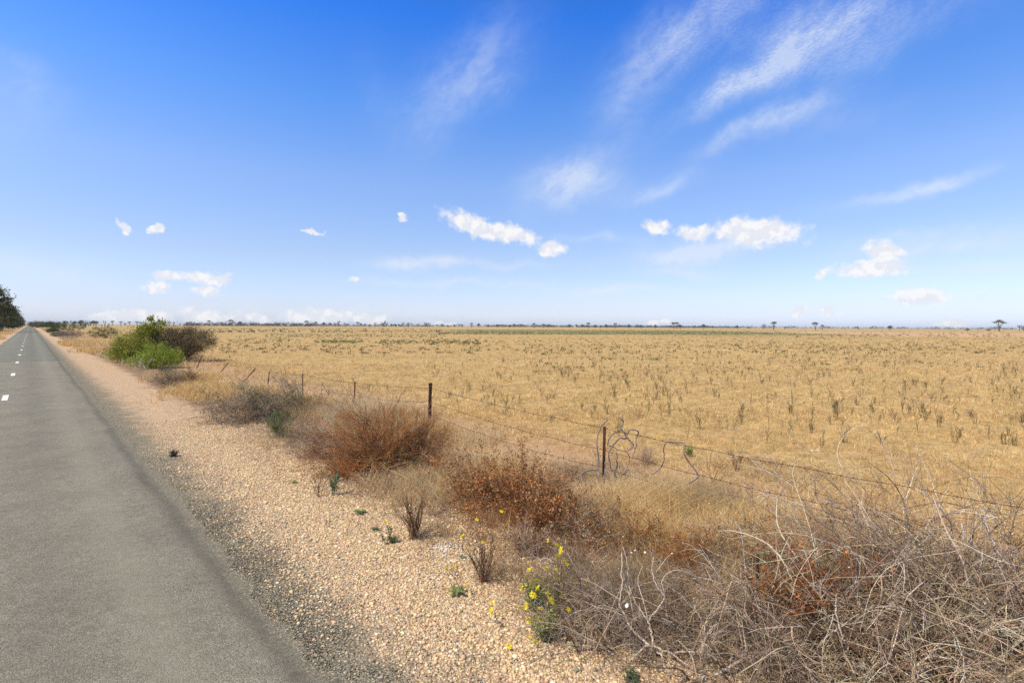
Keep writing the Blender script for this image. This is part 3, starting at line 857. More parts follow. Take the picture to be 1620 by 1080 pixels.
bramble('bramble', gd(1010, 4.35), 1.2, .8, .42, 300, DARKG, 'low grey brown tangle behind the pale forked branch', kids=(5, 3), r0=.006)
bramble('bramble', gd(930, 4.7), .75, .7, .46, 210, GREY, 'feathery grey tangle beside the yellow flowers', kids=(6, 3), r0=.004)
bramble('bramble', gd(1160, 4.0), .9, .8, .50, 170, DARKG, 'dense grey tangle under the charred stake', kids=(5, 3), r0=.006)
bramble('bramble', gd(1290, 4.3), 1.0, 1.0, .78, 190, PALEG, 'pale grey tangle in front of the rust red clump', kids=(5, 2), r0=.0095)
bramble('bramble', gd(1440, 4.8), 1.5, 1.2, 1.0, 250, PALEG, 'tallest arching grey tangle hiding the fence wires', kids=(5, 3), r0=.0098, lenk=1.5)
bramble('bramble', gd(1580, 4.4), 1.3, 1.2, 1.02, 240, PALEG, 'grey arching tangle at the right edge of the picture', kids=(5, 3), r0=.0098, lenk=1.5)
bramble('bramble', gd(1400, 3.9), 1.3, .9, .6, 260, PALEG, 'brown grey tangle nearest the camera at the bottom edge', kids=(5, 2), r0=.0098)
bramble('bramble', gd(1300, 5.6), 1.1, .8, .6, 90, PALEG, 'thin grey tangle reaching the fence wires', kids=(6, 3), r0=.005)


# traced branches (each point at its own distance)
def smooth_poly(pts, rs, m=5):
    pts = np.asarray(pts, float); rs = np.asarray(rs, float)
    n = len(pts); out = []; ro = []
    for i in range(n - 1):
        p0 = pts[max(i - 1, 0)]; p1 = pts[i]; p2 = pts[i + 1]; p3 = pts[min(i + 2, n - 1)]
        for k in range(m):
            s = k / m
            out.append(.5 * ((2 * p1) + (-p0 + p2) * s + (2 * p0 - 5 * p1 + 4 * p2 - p3) * s * s + (-p0 + 3 * p1 - 3 * p2 + p3) * s ** 3))
            ro.append(rs[i] * (1 - s) + rs[i + 1] * s)
    out.append(pts[-1]); ro.append(rs[-1])
    return np.array(out), np.array(ro)


def branch(mb, pl, r0, r1, C, D0, D1, wob=.0, sides=6):
    """pl: picture trace; distances run from D0 to D1"""
    n = len(pl)
    Ds = np.linspace(D0, D1, n) + R.normal(0, wob, n)
    pts = [at(x, y, D) for (x, y), D in zip(pl, Ds)]
    for p in pts[1:]: p += R.normal(0, r0 * .9, 3)
    for p in pts: p[2] = max(p[2], .01)
    P, rr = smooth_poly(pts, np.linspace(r0, r1, n))
    P = P + R.normal(0, r0 * .35, P.shape)
    mb.tubes(P[None], rr[None], np.array([C]), sides)


def zz(l, s, ox, oy): return [(ox + x / s, oy + y / s) for x, y in l]


fb = empty('fallen_branch', G(1035, 1040)); tag(fb, 'pale bare forked branch lying at the gravel edge', 'branch')
org = np.array(fb.location)
mb = MB(); c = (.52, .42, .33)
z4 = lambda l: zz(l, 4.5, 900, 840)
branch(mb, z4([(740, 1040), (680, 960), (640, 890), (600, 810), (575, 720), (565, 640)]), .011, .008, c, 3.75, 4.15)
branch(mb, z4([(565, 640), (510, 560), (450, 470), (430, 370), (420, 250), (385, 120)]), .007, .003, c, 4.15, 4.4)
branch(mb, z4([(565, 640), (620, 560), (685, 470), (640, 400), (600, 345), (590, 270), (620, 170)]), .008, .003, c, 4.15, 4.4)
branch(mb, z4([(620, 290), (690, 200), (740, 150)]), .003, .0015, c, 4.3, 4.4)
branch(mb, z4([(685, 470), (672, 400), (662, 345), (720, 290), (800, 280), (880, 310), (950, 390), (1000, 440)]), .004, .002, c, 4.15, 4.3)
branch(mb, z4([(605, 825), (540, 790), (450, 700), (400, 620), (365, 520), (355, 400), (365, 250), (375, 150)]), .010, .004, c, 3.95, 4.35)
branch(mb, z4([(600, 815), (530, 825), (470, 870), (440, 920)]), .009, .006, c, 3.95, 3.8)
branch(mb, z4([(600, 820), (720, 862), (830, 848), (960, 880), (1060, 920), (1150, 970), (1260, 1060)]), .009, .006, c, 3.95, 3.8)
branch(mb, z4([(730, 862), (800, 920), (900, 980), (990, 1040)]), .006, .004, c, 3.9, 3.7)
branch(mb, z4([(1040, 1060), (1130, 950), (1230, 900), (1310, 880), (1470, 895), (1570, 840), (1700, 770)]), .012, .008, c, 3.75, 3.95)
branch(mb, z4([(940, 860), (975, 760), (1030, 700), (1060, 650)]), .007, .005, c, 3.9, 4.1)
branch(mb, z4([(930, 870), (960, 770), (1010, 690), (1050, 640)]), .005, .003, c, 3.95, 4.05)
branch(mb, z4([(355, 480), (280, 430), (180, 370), (80, 330)]), .003, .0015, c, 4.15, 4.4)
branch(mb, z4([(400, 610), (300, 560), (200, 540), (120, 500)]), .003, .0015, c, 4.1, 4.3)
branch(mb, z4([(560, 620), (530, 500), (500, 400), (495, 320), (530, 240)]), .005, .002, c, 4.15, 4.4)
for v in mb.V: v -= org.astype(np.float32)
mb.build('fork', M_TWIG, fb, True)

# a few thick canes of the right tangle
mb = MB(); c = (.42, .34, .27)
z5 = lambda l: zz(l, 2.842, 1260, 700)
th = empty('bare_branch', G(1500, 1060)); tag(th, 'thick pale canes leaning through the tallest grey tangle', 'branch')
org = np.array(th.location)
branch(mb, z5([(-40, 1000), (60, 940), (150, 880), (250, 840), (360, 835), (480, 850)]), .013, .008, c, 3.9, 4.2)
branch(mb, z5([(800, 1080), (850, 980), (900, 890), (960, 820), (1050, 760)]), .011, .009, c, 3.9, 4.2)
branch(mb, z5([(870, 1080), (930, 960), (990, 880), (1060, 860)]), .011, .008, c, 3.8, 4.0)
branch(mb, z5([(800, 1000), (790, 900), (800, 810), (840, 710), (890, 640), (905, 610)]), .010, .007, (.52, .45, .37), 4.0, 4.5)
branch(mb, z5([(930, 620), (920, 540), (890, 470), (850, 380), (810, 310)]), .014, .010, (.50, .46, .42), 4.7, 5.0)
branch(mb, z5([(840, 600), (825, 510), (770, 430), (740, 360)]), .009, .007, (.50, .46, .42), 4.7, 4.9)
branch(mb, z5([(290, 1080), (250, 970), (200, 860), (170, 760), (180, 680)]), .007, .005, (.5, .44, .36), 3.7, 4.0)
branch(mb, z5([(410, 800), (385, 720), (360, 650), (355, 600)]), .006, .005, (.5, .44, .36), 4.3, 4.5)
branch(mb, z5([(480, 300), (560, 280), (660, 265), (760, 290), (860, 300), (990, 325), (1060, 310)]), .006, .005, (.24, .19, .16), 5.2, 5.4)
branch(mb, z5([(990, 325), (940, 240), (870, 170)]), .005, .003, (.2, .13, .11), 5.3, 5.5)
branch(mb, z5([(840, 290), (835, 200), (770, 140), (700, 90), (665, 65)]), .004, .002, (.24, .19, .16), 5.3, 5.5)
branch(mb, z5([(380, 330), (470, 340), (540, 390), (600, 420)]), .006, .004, (.27, .22, .19), 5.0, 5.2)
branch(mb, z5([(400, 490), (500, 490), (580, 510), (650, 560), (700, 600)]), .006, .004, (.27, .22, .19), 4.9, 5.0)
branch(mb, z5([(620, 360), (680, 320), (760, 310), (700, 240)]), .006, .004, (.27, .22, .19), 5.2, 5.4)
branch(mb, z5([(700, 570), (800, 545), (900, 535), (1060, 560)]), .007, .006, (.3, .25, .21), 4.8, 4.9)
branch(mb, z5([(630, 980), (590, 1000), (560, 940), (540, 860)]), .012, .010, (.42, .34, .27), 3.9, 4.1)
branch(mb, z5([(480, 1080), (600, 1040), (700, 1010), (800, 1040)]), .012, .010, (.42, .34, .27), 3.6, 3.8)
for v in mb.V: v -= org.astype(np.float32)
mb.build('canes', M_TWIG, th, True)

# charred stake in the tangle
mb = MB()
P, rr = smooth_poly([(0, 0, 0), (.004, .002, .16), (-.006, 0, .32), (.0, .003, .47)], [.017, .016, .013, .009])
mb.tubes(P[None], rr[None] * R.uniform(.85, 1.2, (1, len(P))), np.array([(.06, .035, .022)]), 7)
o = mb.build('broken_stake', M_BARK, loc=tuple(gd(1207, 4.75)))
tag(o, 'dark charred upright stake in the brambles', 'stake')
mb = MB()
for pl, ra in (([(505, 660), (525, 710), (555, 780)], .008), ([(385, 690), (415, 750), (450, 810)], .007), ([(445, 760), (465, 800)], .006)):
    branch(mb, zz(pl, 5.4, 900, 640), ra, ra * .8, (.13, .075, .05), 8.0, 7.7)
o = mb.build('broken_stick', M_TWIG); tag(o, 'short brown broken sticks poking out of golden grass below the vine', 'stick')

# twisted dead vine on the fence
vn = empty('twisted_vine', G(985, 765)); tag(vn, 'twisted grey dead vine looping over the top wire beside the thin post', 'vine')
org = np.array(vn.location)
mb = MB(); z3 = lambda l: zz(l, 5.4, 900, 640); c = (.20, .165, .155)
D = 8.25
branch(mb, z3([(335, 130), (285, 190), (240, 275), (240, 340), (255, 430), (250, 550), (190, 565), (130, 580), (100, 630), (70, 680)]), .009, .013, c, D, D - .2, .03)
branch(mb, z3([(460, 85), (455, 120), (470, 155), (440, 210), (385, 240), (345, 290), (330, 340)]), .008, .012, c, D + .1, D, .03)
branch(mb, z3([(440, 210), (480, 235), (490, 275), (520, 310), (555, 345), (500, 395)]), .012, .009, c, D + .1, D, .03)
branch(mb, z3([(500, 290), (430, 300), (370, 350), (345, 420), (340, 490), (360, 545), (410, 545), (405, 480), (400, 400)]), .013, .010, c, D, D - .1, .03)
branch(mb, z3([(495, 290), (495, 255), (530, 225), (580, 220), (590, 250), (570, 290), (585, 340), (560, 400), (540, 440)]), .012, .008, c, D, D - .05, .03)
branch(mb, z3([(410, 545), (395, 590), (430, 630), (500, 560)]), .010, .007, c, D - .1, D, .02)
branch(mb, z3([(330, 345), (365, 360), (430, 385), (490, 400), (520, 460), (490, 560), (450, 600)]), .007, .005, c, D, D, .03)
branch(mb, z3([(310, 490), (300, 600), (270, 660), (275, 740)]), .009, .010, c, D - .1, D - .3)
for v in mb.V: v -= org.astype(np.float32)
mb.build('loops', M_TWIG, vn, True)
va = empty('arched_vine', G(1079, 780)); tag(va, 'square shouldered arch of grey dead vine standing right of the looped vine', 'vine')
org = np.array(va.location); mb = MB()
branch(mb, z3([(715, 595), (780, 540), (810, 470), (815, 400), (825, 335), (880, 325), (980, 330), (990, 400), (1030, 490), (1100, 580), (1100, 620), (1030, 685), (970, 760)]), .008, .012, c, 7.9, 7.6, .02)
branch(mb, z3([(1090, 665), (1150, 710), (1215, 800)]), .006, .004, c, 7.6, 7.4)
for v in mb.V: v -= org.astype(np.float32)
mb.build('arch', M_TWIG, va, True)

# ------------------------------------------------------------------ fence
UF = 6.9
fence = empty('wire_fence', (*UT(UF, 5.1), 0)); tag(fence, 'sagging rusty barbed wire fence between the roadside scrub and the paddock', 'fence')
fo = np.array([*UT(UF, 5.1), 0.0])


def fp(u, t, z): return np.array([*UT(u, t), z]) - fo


def star_post(base, top, s=.026):
    """Y section steel picket with holes' notches"""
    base = np.array(base); top = np.array(top)
    ax = top - base; L = np.linalg.norm(ax); ax /= L
    x = np.cross(ax, [0, 1, .1]); x /= np.linalg.norm(x); y = np.cross(ax, x)
    mb = MB()
    for k in range(3):
        a = k * 2 * pi / 3 + .4
        d = cos(a) * x + sin(a) * y; q = -sin(a) * x + cos(a) * y
        P = []
        for zc in (0, L):
            for (r_, w_) in ((0, -.0035), (s, -.0025), (s, .0025), (0, .0035)):
                P.append(base + ax * zc + d * r_ + q * w_)
        mb.add(P, [(0, 1, 5, 4), (1, 2, 6, 5), (2, 3, 7, 6), (4, 5, 6, 7), (3, 2, 1, 0)], (.1, .05, .03))
    return mb


posts = [  # t, height, lean u, lean t, kind
    (-.3, .92, .02, .0, 's'), (5.1, .94, .045, .02, 's'), (10.2, 1.23, .03, .0, 'p'), (14.1, .95, .02, -.03, 's'), (18.0, .90, .05, .1, 's'),
    (21.7, .72, .12, .05, 's'), (25.1, .62, .46, -.42, 's'), (29.3, .66, .44, -.36, 's'), (33.9, .85, .30, -.25, 's')]
tops = []
for (t_, h_, lu, lt, kd) in posts:
    b = fp(UF, t_, -.05); tp = fp(UF + lu, t_ + lt, h_)
    if kd == 'p':
        mb = MB(); m_ = 9
        zs = np.linspace(0, 1, m_)
        P = b[None] + (tp - b)[None] * zs[:, None]
        mb.tubes(P[None], np.full((1, m_), .042) * (1 + .05 * np.sin(zs * 20))[None], np.array([(.1, .05, .03)]), 10)
        po = mb.build('post', M_RUST, fence, True)
        tag(po, 'thick rusty pipe post')
        cap = MB(); cap.tubes(np.array([[tp - [0, 0, .035], tp + [0, 0, .008]]]), np.array([[.047, .045]]), np.array([(.1, .05, .03)]), 10)
        cap.build('cap', M_RUST, po)
        for z_ in (.09, .38, .66, .9):
            tiemb = MB()
            a = np.linspace(0, 2 * pi * 1.9, 26)
            c0 = tp + (b - tp) * (z_ / h_)
            tiemb.tubes(np.stack([c0[0] + np.cos(a) * .046, c0[1] + np.sin(a) * .046, c0[2] + .006 * np.sin(a * .5)], 1)[None], np.full((1, 26), .0025), np.array([(.1, .05, .03)]), 4)
            tiemb.build('wire_tie', M_RUST, po)
    else:
        star_post(b, tp).build('post', M_RUST, fence)
    tops.append((b, tp, h_))
for wi, hf in enumerate((.965, .60, .31, .15)):
    mb = MB(); line = []
    for k in range(len(posts)):
        b, tp, h_ = tops[k]
        f = hf if posts[k][4] != 'p' else (.91, .66, .42, .25)[wi]
        line.append(b + (tp - b) * f)
    pts = []
    for k in range(len(line) - 1):
        m_ = 44
        for q in range(m_):
            s = q / m_
            sag = (.03 + .03 * wi + (.05 if k > 4 else 0)) * 4 * s * (1 - s)
            p = line[k] * (1 - s) + line[k + 1] * s
            p = p + np.array([0, 0, -sag]) + np.append(NV, 0) * (.012 * sin(7 * s + wi + k)) + np.array([0, 0, .006 * sin(31 * s + k)])
            pts.append(p)
    pts.append(line[-1]); pts = np.array(pts)
    if wi == 3: pts = pts[:44 * 3]
    # run on past the nearest post, out of view
    mb.tubes(pts[None], np.full((1, len(pts)), .0034), np.array([(.1, .05, .03)]), 4)
    if wi < 3:
        seg = np.linalg.norm(np.diff(pts, axis=0), axis=1); cs = np.concatenate([[0], np.cumsum(seg)])
        q = np.arange(.05, min(cs[-1], 22), .13)
        bp = np.stack([np.interp(q, cs, pts[:, j]) for j in range(3)], 1)
        for rep in range(2):
            d = sph(len(bp)); d -= (d @ np.append(DV, 0))[:, None] * np.append(DV, 0)[None] * .6
            d /= np.linalg.norm(d, axis=1, keepdims=True)
            mb.tubes(np.stack([bp - d * .013, bp, bp + d * .013], 1), np.array([[.0018, .006, .0018]] * len(bp)), (.1, .05, .03), 3)
    mb.build('barbed_wire' if wi < 3 else 'plain_wire', M_RUST, fence)


# ------------------------------------------------------------------ leafy bushes and trees
def blob_bush(name, loc, lobes, leafc, label, cat, nclump=220, per=40, leaf=(.06, .02), rc=.16, woodc=BROWN, nstem=40, group=None, up=.4, bare=0, wood_r=.02, root=None, sprig=0, roundness=1.0):
    """lobes: (cx, cy, cz, rx, ry, rz) in metres from the root; leaves sit in clumps on twigs"""
    if root is None:
        root = empty(name, (loc[0], loc[1], 0)); tag(root, label, cat, group)
    lobes = np.asarray(lobes, float)
    vol = lobes[:, 3] * lobes[:, 5]; li = R.choice(len(lobes), nclump, p=vol / vol.sum())
    v = sph(nclump); rr = R.random(nclump) ** (1 / 4.0) * roundness
    cen = lobes[li, :3] + v * rr[:, None] * lobes[li, 3:6]
    cen[:, 2] = np.maximum(cen[:, 2], .05 * lobes[:, 5].max() + rc * .3)
    out = v
    sz = R.lognormal(0, .35, nclump) * rc
    i = np.repeat(np.arange(nclump), per); n = len(i)
    p = cen[i] + R.normal(0, 1, (n, 3)) * sz[i][:, None] * np.array([1, 1, .75])
    p[:, 2] = np.maximum(p[:, 2], .01)
    d = sph(n) * .9 + out[i] * .5; d[:, 2] += up
    tone = R.lognormal(0, .28, nclump)[i][:, None]
    fm = MB(); fm.leaves(p, d, leaf[0] * R.uniform(.5, 1.3, n), leaf[1] * R.uniform(.6, 1.3, n), np.clip(pick_col(leafc, n, .15) * tone, .004, .8))
    if sprig:
        j = R.integers(0, nclump, sprig); s0 = cen[j]
        dd = out[j] * .8 + np.array([0, 0, .9]); P = grow(s0, dd, R.uniform(1.5, 3.2, sprig) * rc, 5, .12)
        k = 16; pp = P[np.repeat(np.arange(sprig), k), R.integers(0, 5, sprig * k)] + R.normal(0, rc * .12, (sprig * k, 3))
        dl = sph(len(pp)); dl[:, 2] += .8
        fm.leaves(pp, dl, leaf[0], leaf[1], pick_col(leafc, len(pp), .2))
    st = MB()
    k = min(nstem, nclump); j = R.choice(nclump, k, False)
    base = np.concatenate([R.normal(0, .06, (k, 2)) * lobes[:, 3].max(), np.zeros((k, 1)) - .02], 1)
    K = 8; s = np.linspace(0, 1, K)[None, :, None]
    mid = base * .4 + cen[j] * .6; mid[:, 2] *= .85
    mid[:, :2] = base[:, :2] * .65 + cen[j][:, :2] * .35
    P = base[:, None] * (1 - s) ** 2 + 2 * mid[:, None] * s * (1 - s) + cen[j][:, None] * s ** 2 + R.normal(0, .02, (k, K, 3)) * s
    st.tubes(P, radii(k, K, wood_r, wood_r * .2), pick_col(woodc, k, .12), 5)
    s1, d1, _ = children_of(P, 4, .8, .2, .35)
    P1 = grow(s1, d1, R.uniform(.6, 1.6, len(s1)) * rc * 2, 4, .14)
    st.tubes(P1, radii(len(s1), 4, wood_r * .3, wood_r * .1), pick_col(woodc, len(s1), .15))
    if bare:
        j = R.integers(0, nclump, bare)
        P2 = grow(cen[j], out[j] + np.array([0, 0, .5]) + sph(bare) * .5, R.uniform(.8, 2.2, bare) * rc, 4, .15)
        st.tubes(P2, radii(bare, 4, wood_r * .22, wood_r * .1), pick_col(woodc, bare, .2))
    st.build('stems' if cat != 'tree' else 'trunk', M_BARK, root)
    fm.build('foliage' if cat != 'tree' else 'crown', M_LEAF, root)
    return root


BG = [(.26, .30, .025), (.34, .38, .04), (.46, .46, .07), (.10, .12, .015), (.17, .19, .03)]
DG = [(.05, .085, .018), (.075, .115, .025), (.035, .06, .015)]
OL = [(.095, .10, .035), (.13, .125, .045), (.07, .075, .03)]
g = G(212, 573)
blob_bush('green_bush', g, [(-.15, 0, 1.0, 1.3, 1.2, 1.0), (.6, .3, 1.5, .9, .8, .6), (-.55, 0, .6, 1.2, 1.0, .6)], BG, 'bright green bush at the left end of the roadside clump', 'bush', 330, 60, (.13, .022), .16, nstem=40, sprig=60, group='bright green bushes of the roadside clump')
g = gd(243, 35.5)
blob_bush('green_bush', g, [(0, 0, 2.3, .6, .5, .5), (-.6, 0, 2.05, .7, .5, .35), (.4, 0, 2.7, .28, .3, .25), (-.05, 0, 2.85, .2, .2, .3)], BG, 'tall leafy green sprigs topping the roadside clump', 'bush', 60, 46, (.16, .045), .15, nstem=30, sprig=24, group='bright green bushes of the roadside clump', up=.9)
g = G(245, 582)
blob_bush('green_bush', g, [(0, 0, .75, .85, .8, .75), (.25, -.1, .45, 1.35, .9, .45), (-.85, 0, .4, .6, .6, .4), (1.1, 0, .65, .45, .5, .5)], [(.23, .32, .025), (.33, .42, .045), (.11, .15, .015), (.42, .46, .08)], 'fresh green rounded bush in front of the brown one', 'bush', 330, 60, (.11, .018), .13, nstem=36, sprig=50, group='bright green bushes of the roadside clump')
g = G(287, 572)
blob_bush('brown_bush', g, [(0, .3, 1.55, 1.9, 1.5, .95), (.85, .3, 1.45, 1.35, 1.2, .75), (-1.2, .3, 1.5, 1.0, 1.0, .8), (0, .2, .8, 1.2, 1.1, .7)], [(.15, .12, .055), (.12, .105, .045), (.20, .18, .07), (.20, .15, .09), (.08, .075, .03)], 'wide dark olive brown bush with a leaning right side', 'bush', 620, 60, (.085, .022), .16, woodc=[(.14, .09, .07), (.2, .14, .11)], nstem=90, bare=1500, wood_r=.03)
twig_shrub('low_weed', G(262, 594), .9, .4, 24, GREY, 'dark low weed under the right foot of the green bush', 'weed', DG, 900, (.06, .03), kids=(5, 3))
twig_shrub('low_weed', G(190, 570), 1.1, .5, 24, DG, 'dark low weed left of the roadside clump', 'weed', DG, 1200, (.07, .03), kids=(5, 3))
twig_shrub('dead_bush', G(228, 585), .7, .85, 14, [(.5, .44, .36)], 'pale straw coloured dead sprays between two green bushes', 'bush', PALE, 500, (.08, .015), wig=.16, r0=.01, kids=(4, 3), tilt=(-.25, 0), spread=.5)

# shrubs further along the verge
far_b = [
    ('dark_shrub', 164, 93, 2.1, 2.4, OL, 'low dark olive shrub behind golden grass left of the big clump', .16),
    ('dark_shrub', 109, 195, 5.4, 3.7, DG, 'wide dark green shrub beyond the grey mound', .3),
    ('grey_shrub', 111, 96, 1.9, 1.45, [(.22, .17, .14), (.26, .2, .17), (.18, .15, .11)], 'grey purple twiggy mound by the gravel', .14),
    ('grey_shrub', 92, 105, 1.2, 1.0, [(.18, .2, .10), (.24, .23, .14)], 'small grey green mound at the gravel edge', .14),
    ('grey_shrub', 84, 150, 1.6, 1.5, OL, 'small dark shrub between golden grass and the road', .2),
    ('dark_shrub', 68, 330, 6.5, 4.3, OL, 'rounded olive shrub beside the distant road', .5),
    ('dark_shrub', 58, 420, 6.0, 4.6, [(.16, .13, .09), (.12, .1, .06)], 'brown dome shrub closest to the vanishing road', .5),
    ('dark_shrub', 85, 300, 5.5, 3.8, DG, 'green shrub just left of the wide dark one', .5),
]
for (nm, px, D, hw, h, cols, lb, rc) in far_b:
    g = gd(px, D)
    blob_bush(nm, g, [(0, 0, h * .5, hw, hw, h * .5), (-hw * .4, 0, h * .4, hw * .7, hw * .7, h * .4), (hw * .45, 0, h * .38, hw * .7, hw * .7, h * .38)], cols, lb, 'shrub', 200, 22, (rc * 1.0, rc * .35), rc * .95, nstem=16, bare=60 if 'grey' in nm else 0, group='shrubs along the verge')


# ---- trees
def tree_proto(kind, seed):
    """trunk and crown around the origin, about 1 unit = 1 metre, 10 m tall"""
    t = MB(); c = MB()
    wood = [(.16, .12, .09), (.22, .17, .13)]
    if kind == 'umbrella':
        k = 5
        base = np.concatenate([R.normal(0, .15, (k, 2)), np.zeros((k, 1)) - .1], 1)
        a = np.linspace(0, 2 * pi, k + 1)[:-1] + R.uniform(0, 1)
        tip = np.stack([np.cos(a) * 3.0 * R.uniform(.5, 1.1, k), np.sin(a) * 3.0 * R.uniform(.5, 1.1, k), R.uniform(6.8, 8.6, k)], 1)
        cen = np.concatenate([tip, tip * [.6, .6, 1.05], tip * [1.35, 1.35, .98], [[0, 0, 8.9]]]); rx = R.uniform(.9, 1.7, len(cen)); rz = .32 * rx
        lc = OL; nc = 13
    elif kind == 'round':
        k = 4
        base = np.concatenate([R.normal(0, .1, (k, 2)), np.zeros((k, 1)) - .1], 1)
        tip = np.concatenate([R.normal(0, 1.6, (k, 2)), R.uniform(5, 8, (k, 1))], 1)
        v = sph(34); v[:, 2] = np.abs(v[:, 2]) * 1.1 - .25
        cen = v * [3.4, 3.4, 4.0] * R.uniform(.6, 1.0, (34, 1)) + [0, 0, 5.0]; rx = R.uniform(.8, 1.5, 34); rz = .7 * rx
        lc = [(.07, .08, .035), (.09, .1, .045), (.05, .06, .03)]; nc = 10
    elif kind == 'sparse':
        k = 6
        base = np.concatenate([R.normal(0, .12, (k, 2)), np.zeros((k, 1)) - .1], 1)
        tip = np.concatenate([R.normal(0, 2.2, (k, 2)), R.uniform(6, 9.5, (k, 1))], 1)
        cen = np.concatenate([tip, tip * [.8, .8, .8] + R.normal(0, .5, (k, 3))]); rx = R.uniform(.5, 1.0, len(cen)); rz = .5 * rx
        lc = OL; nc = 9
    elif kind == 'thicket':
        k = 4
        base = np.concatenate([R.normal(0, 2.0, (k, 2)), np.zeros((k, 1)) - .1], 1)
        tip = base + np.concatenate([R.normal(0, .6, (k, 2)), R.uniform(4, 7, (k, 1))], 1)
        cen = np.stack([R.uniform(-6, 6, 60), R.uniform(-3, 3, 60), R.uniform(.6, 8.2, 60) * R.uniform(.6, 1.0, 60)], 1); rx = R.uniform(.9, 1.8, 60); rz = .6 * rx
        lc = [(.12, .115, .06), (.09, .09, .045), (.15, .14, .08)]; nc = 9
    else:  # pine
        k = 5
        base = np.zeros((k, 3)); base[:, :2] = R.normal(0, .12, (k, 2)); base[:, 2] = -.1
        tip = np.concatenate([R.normal(0, 1.5, (k, 2)), R.uniform(7, 9.5, (k, 1))], 1)
        m_ = 74
        z = R.uniform(.05, 1, m_)
        prof = np.where(z < .25, 2.9 + 2 * z, 3.5 * np.sqrt(np.clip(1.03 - z, 0, 1)) + .25)
        a = R.uniform(0, 2 * pi, m_); rr_ = prof * R.uniform(.45, 1.12, m_)
        cen = np.stack([np.cos(a) * rr_, np.sin(a) * rr_, .4 + z * 9.4], 1); rx = R.uniform(.5, 1.5, m_); rz = .36 * rx
        lc = [(.085, .09, .03), (.12, .13, .035), (.06, .06, .025), (.2, .21, .05)]; nc = 34
    K = 7; s = np.linspace(0, 1, K)[None, :, None]
    mid = base * .5 + tip * .5; mid[:, :2] = base[:, :2] * .75 + tip[:, :2] * .25
    P = base[:, None] * (1 - s) ** 2 + 2 * mid[:, None] * s * (1 - s) + tip[:, None] * s ** 2
    t.tubes(P, radii(k, K, .3, .08), pick_col(wood, k, .1), 6)
    s1, d1, _ = children_of(P, 5, .8, .3, .45)
    t.tubes(grow(s1, d1, R.uniform(.8, 2.2, len(s1)), 4, .12), radii(len(s1), 4, .08, .02), pick_col(wood, len(s1), .1))
    per = nc * 3
    i = np.repeat(np.arange(len(cen)), per); n = len(i)
    p = cen[i] + R.normal(0, .55, (n, 3)) * np.stack([rx[i], rx[i], rz[i]], 1)
    d = sph(n); d[:, 2] += .3
    ls = .42 if kind == 'pine' else .7
    tone = R.lognormal(0, .25, len(cen))[i][:, None]
    p[:, 2] = np.maximum(p[:, 2], .1)
    c.leaves(p, d, ls * R.uniform(.5, 1.3, n), ls * .45 * R.uniform(.6, 1.3, n), np.clip(pick_col(lc, n, .15) * tone, .004, .5))
    return t.mesh('trunk', M_BARK), c.mesh('crown', M_LEAF)


PROTO = {}
for kd, num in (('umbrella', 4), ('round', 3), ('sparse', 3), ('thicket', 3), ('pine', 4)):
    PROTO[kd] = [tree_proto(kd, i) for i in range(num)]


def place_tree(kind, name, p, h, label, group, wide=1.0, idx=None):
    tm, cm = PROTO[kind][R.integers(0, len(PROTO[kind])) if idx is None else idx % len(PROTO[kind])]
    s = h / 10.0
    e = empty(name, (p[0], p[1], 0), R.uniform(-.4, .4) if kind == 'thicket' else R.uniform(0, 6.28), (s * wide, s * wide, s))
    tag(e, label, 'tree', group)
    for nm, me in (('trunk', tm), ('crown', cm)):
        o = bpy.data.objects.new(nm, me); COL.objects.link(o); o.parent = e
    return e


# pine row left of the road
t_ = [205, 236, 300, 352, 395, 440, 520, 600, 700, 830, 1000]
for i, t0 in enumerate(t_):
    u0 = -9.6 + R.normal(0, .5)
    hh = [13.0, 15.6, 13.4, 12.9, 11.6, 12.3, 11.5, 12, 11.5, 12, 12][i]
    lab = 'tallest dark pine cut by the left picture edge' if i == 1 else 'dense dark pine with foliage to the ground in the row left of the road'
    place_tree('pine', 'pine_tree', UT(u0, t0), hh, lab, 'pines in a row left of the road' , 1.15 if i else .9, i)
for i, t0 in enumerate((150, 172, 200, 228)):
    g = UT(-8.6 + R.normal(0, .4), t0)
    blob_bush('roadside_bush', (*g, 0), [(0, 0, 1.1, 1.8, 1.8, 1.1), (.9, .5, .8, 1.2, 1.2, .8)], [(.12, .15, .04), (.08, .11, .03), (.16, .18, .06)], 'yellow green low bush below the pines left of the road', 'bush', 110, 22, (.26, .09), .3, nstem=10, group='low bushes under the pines')

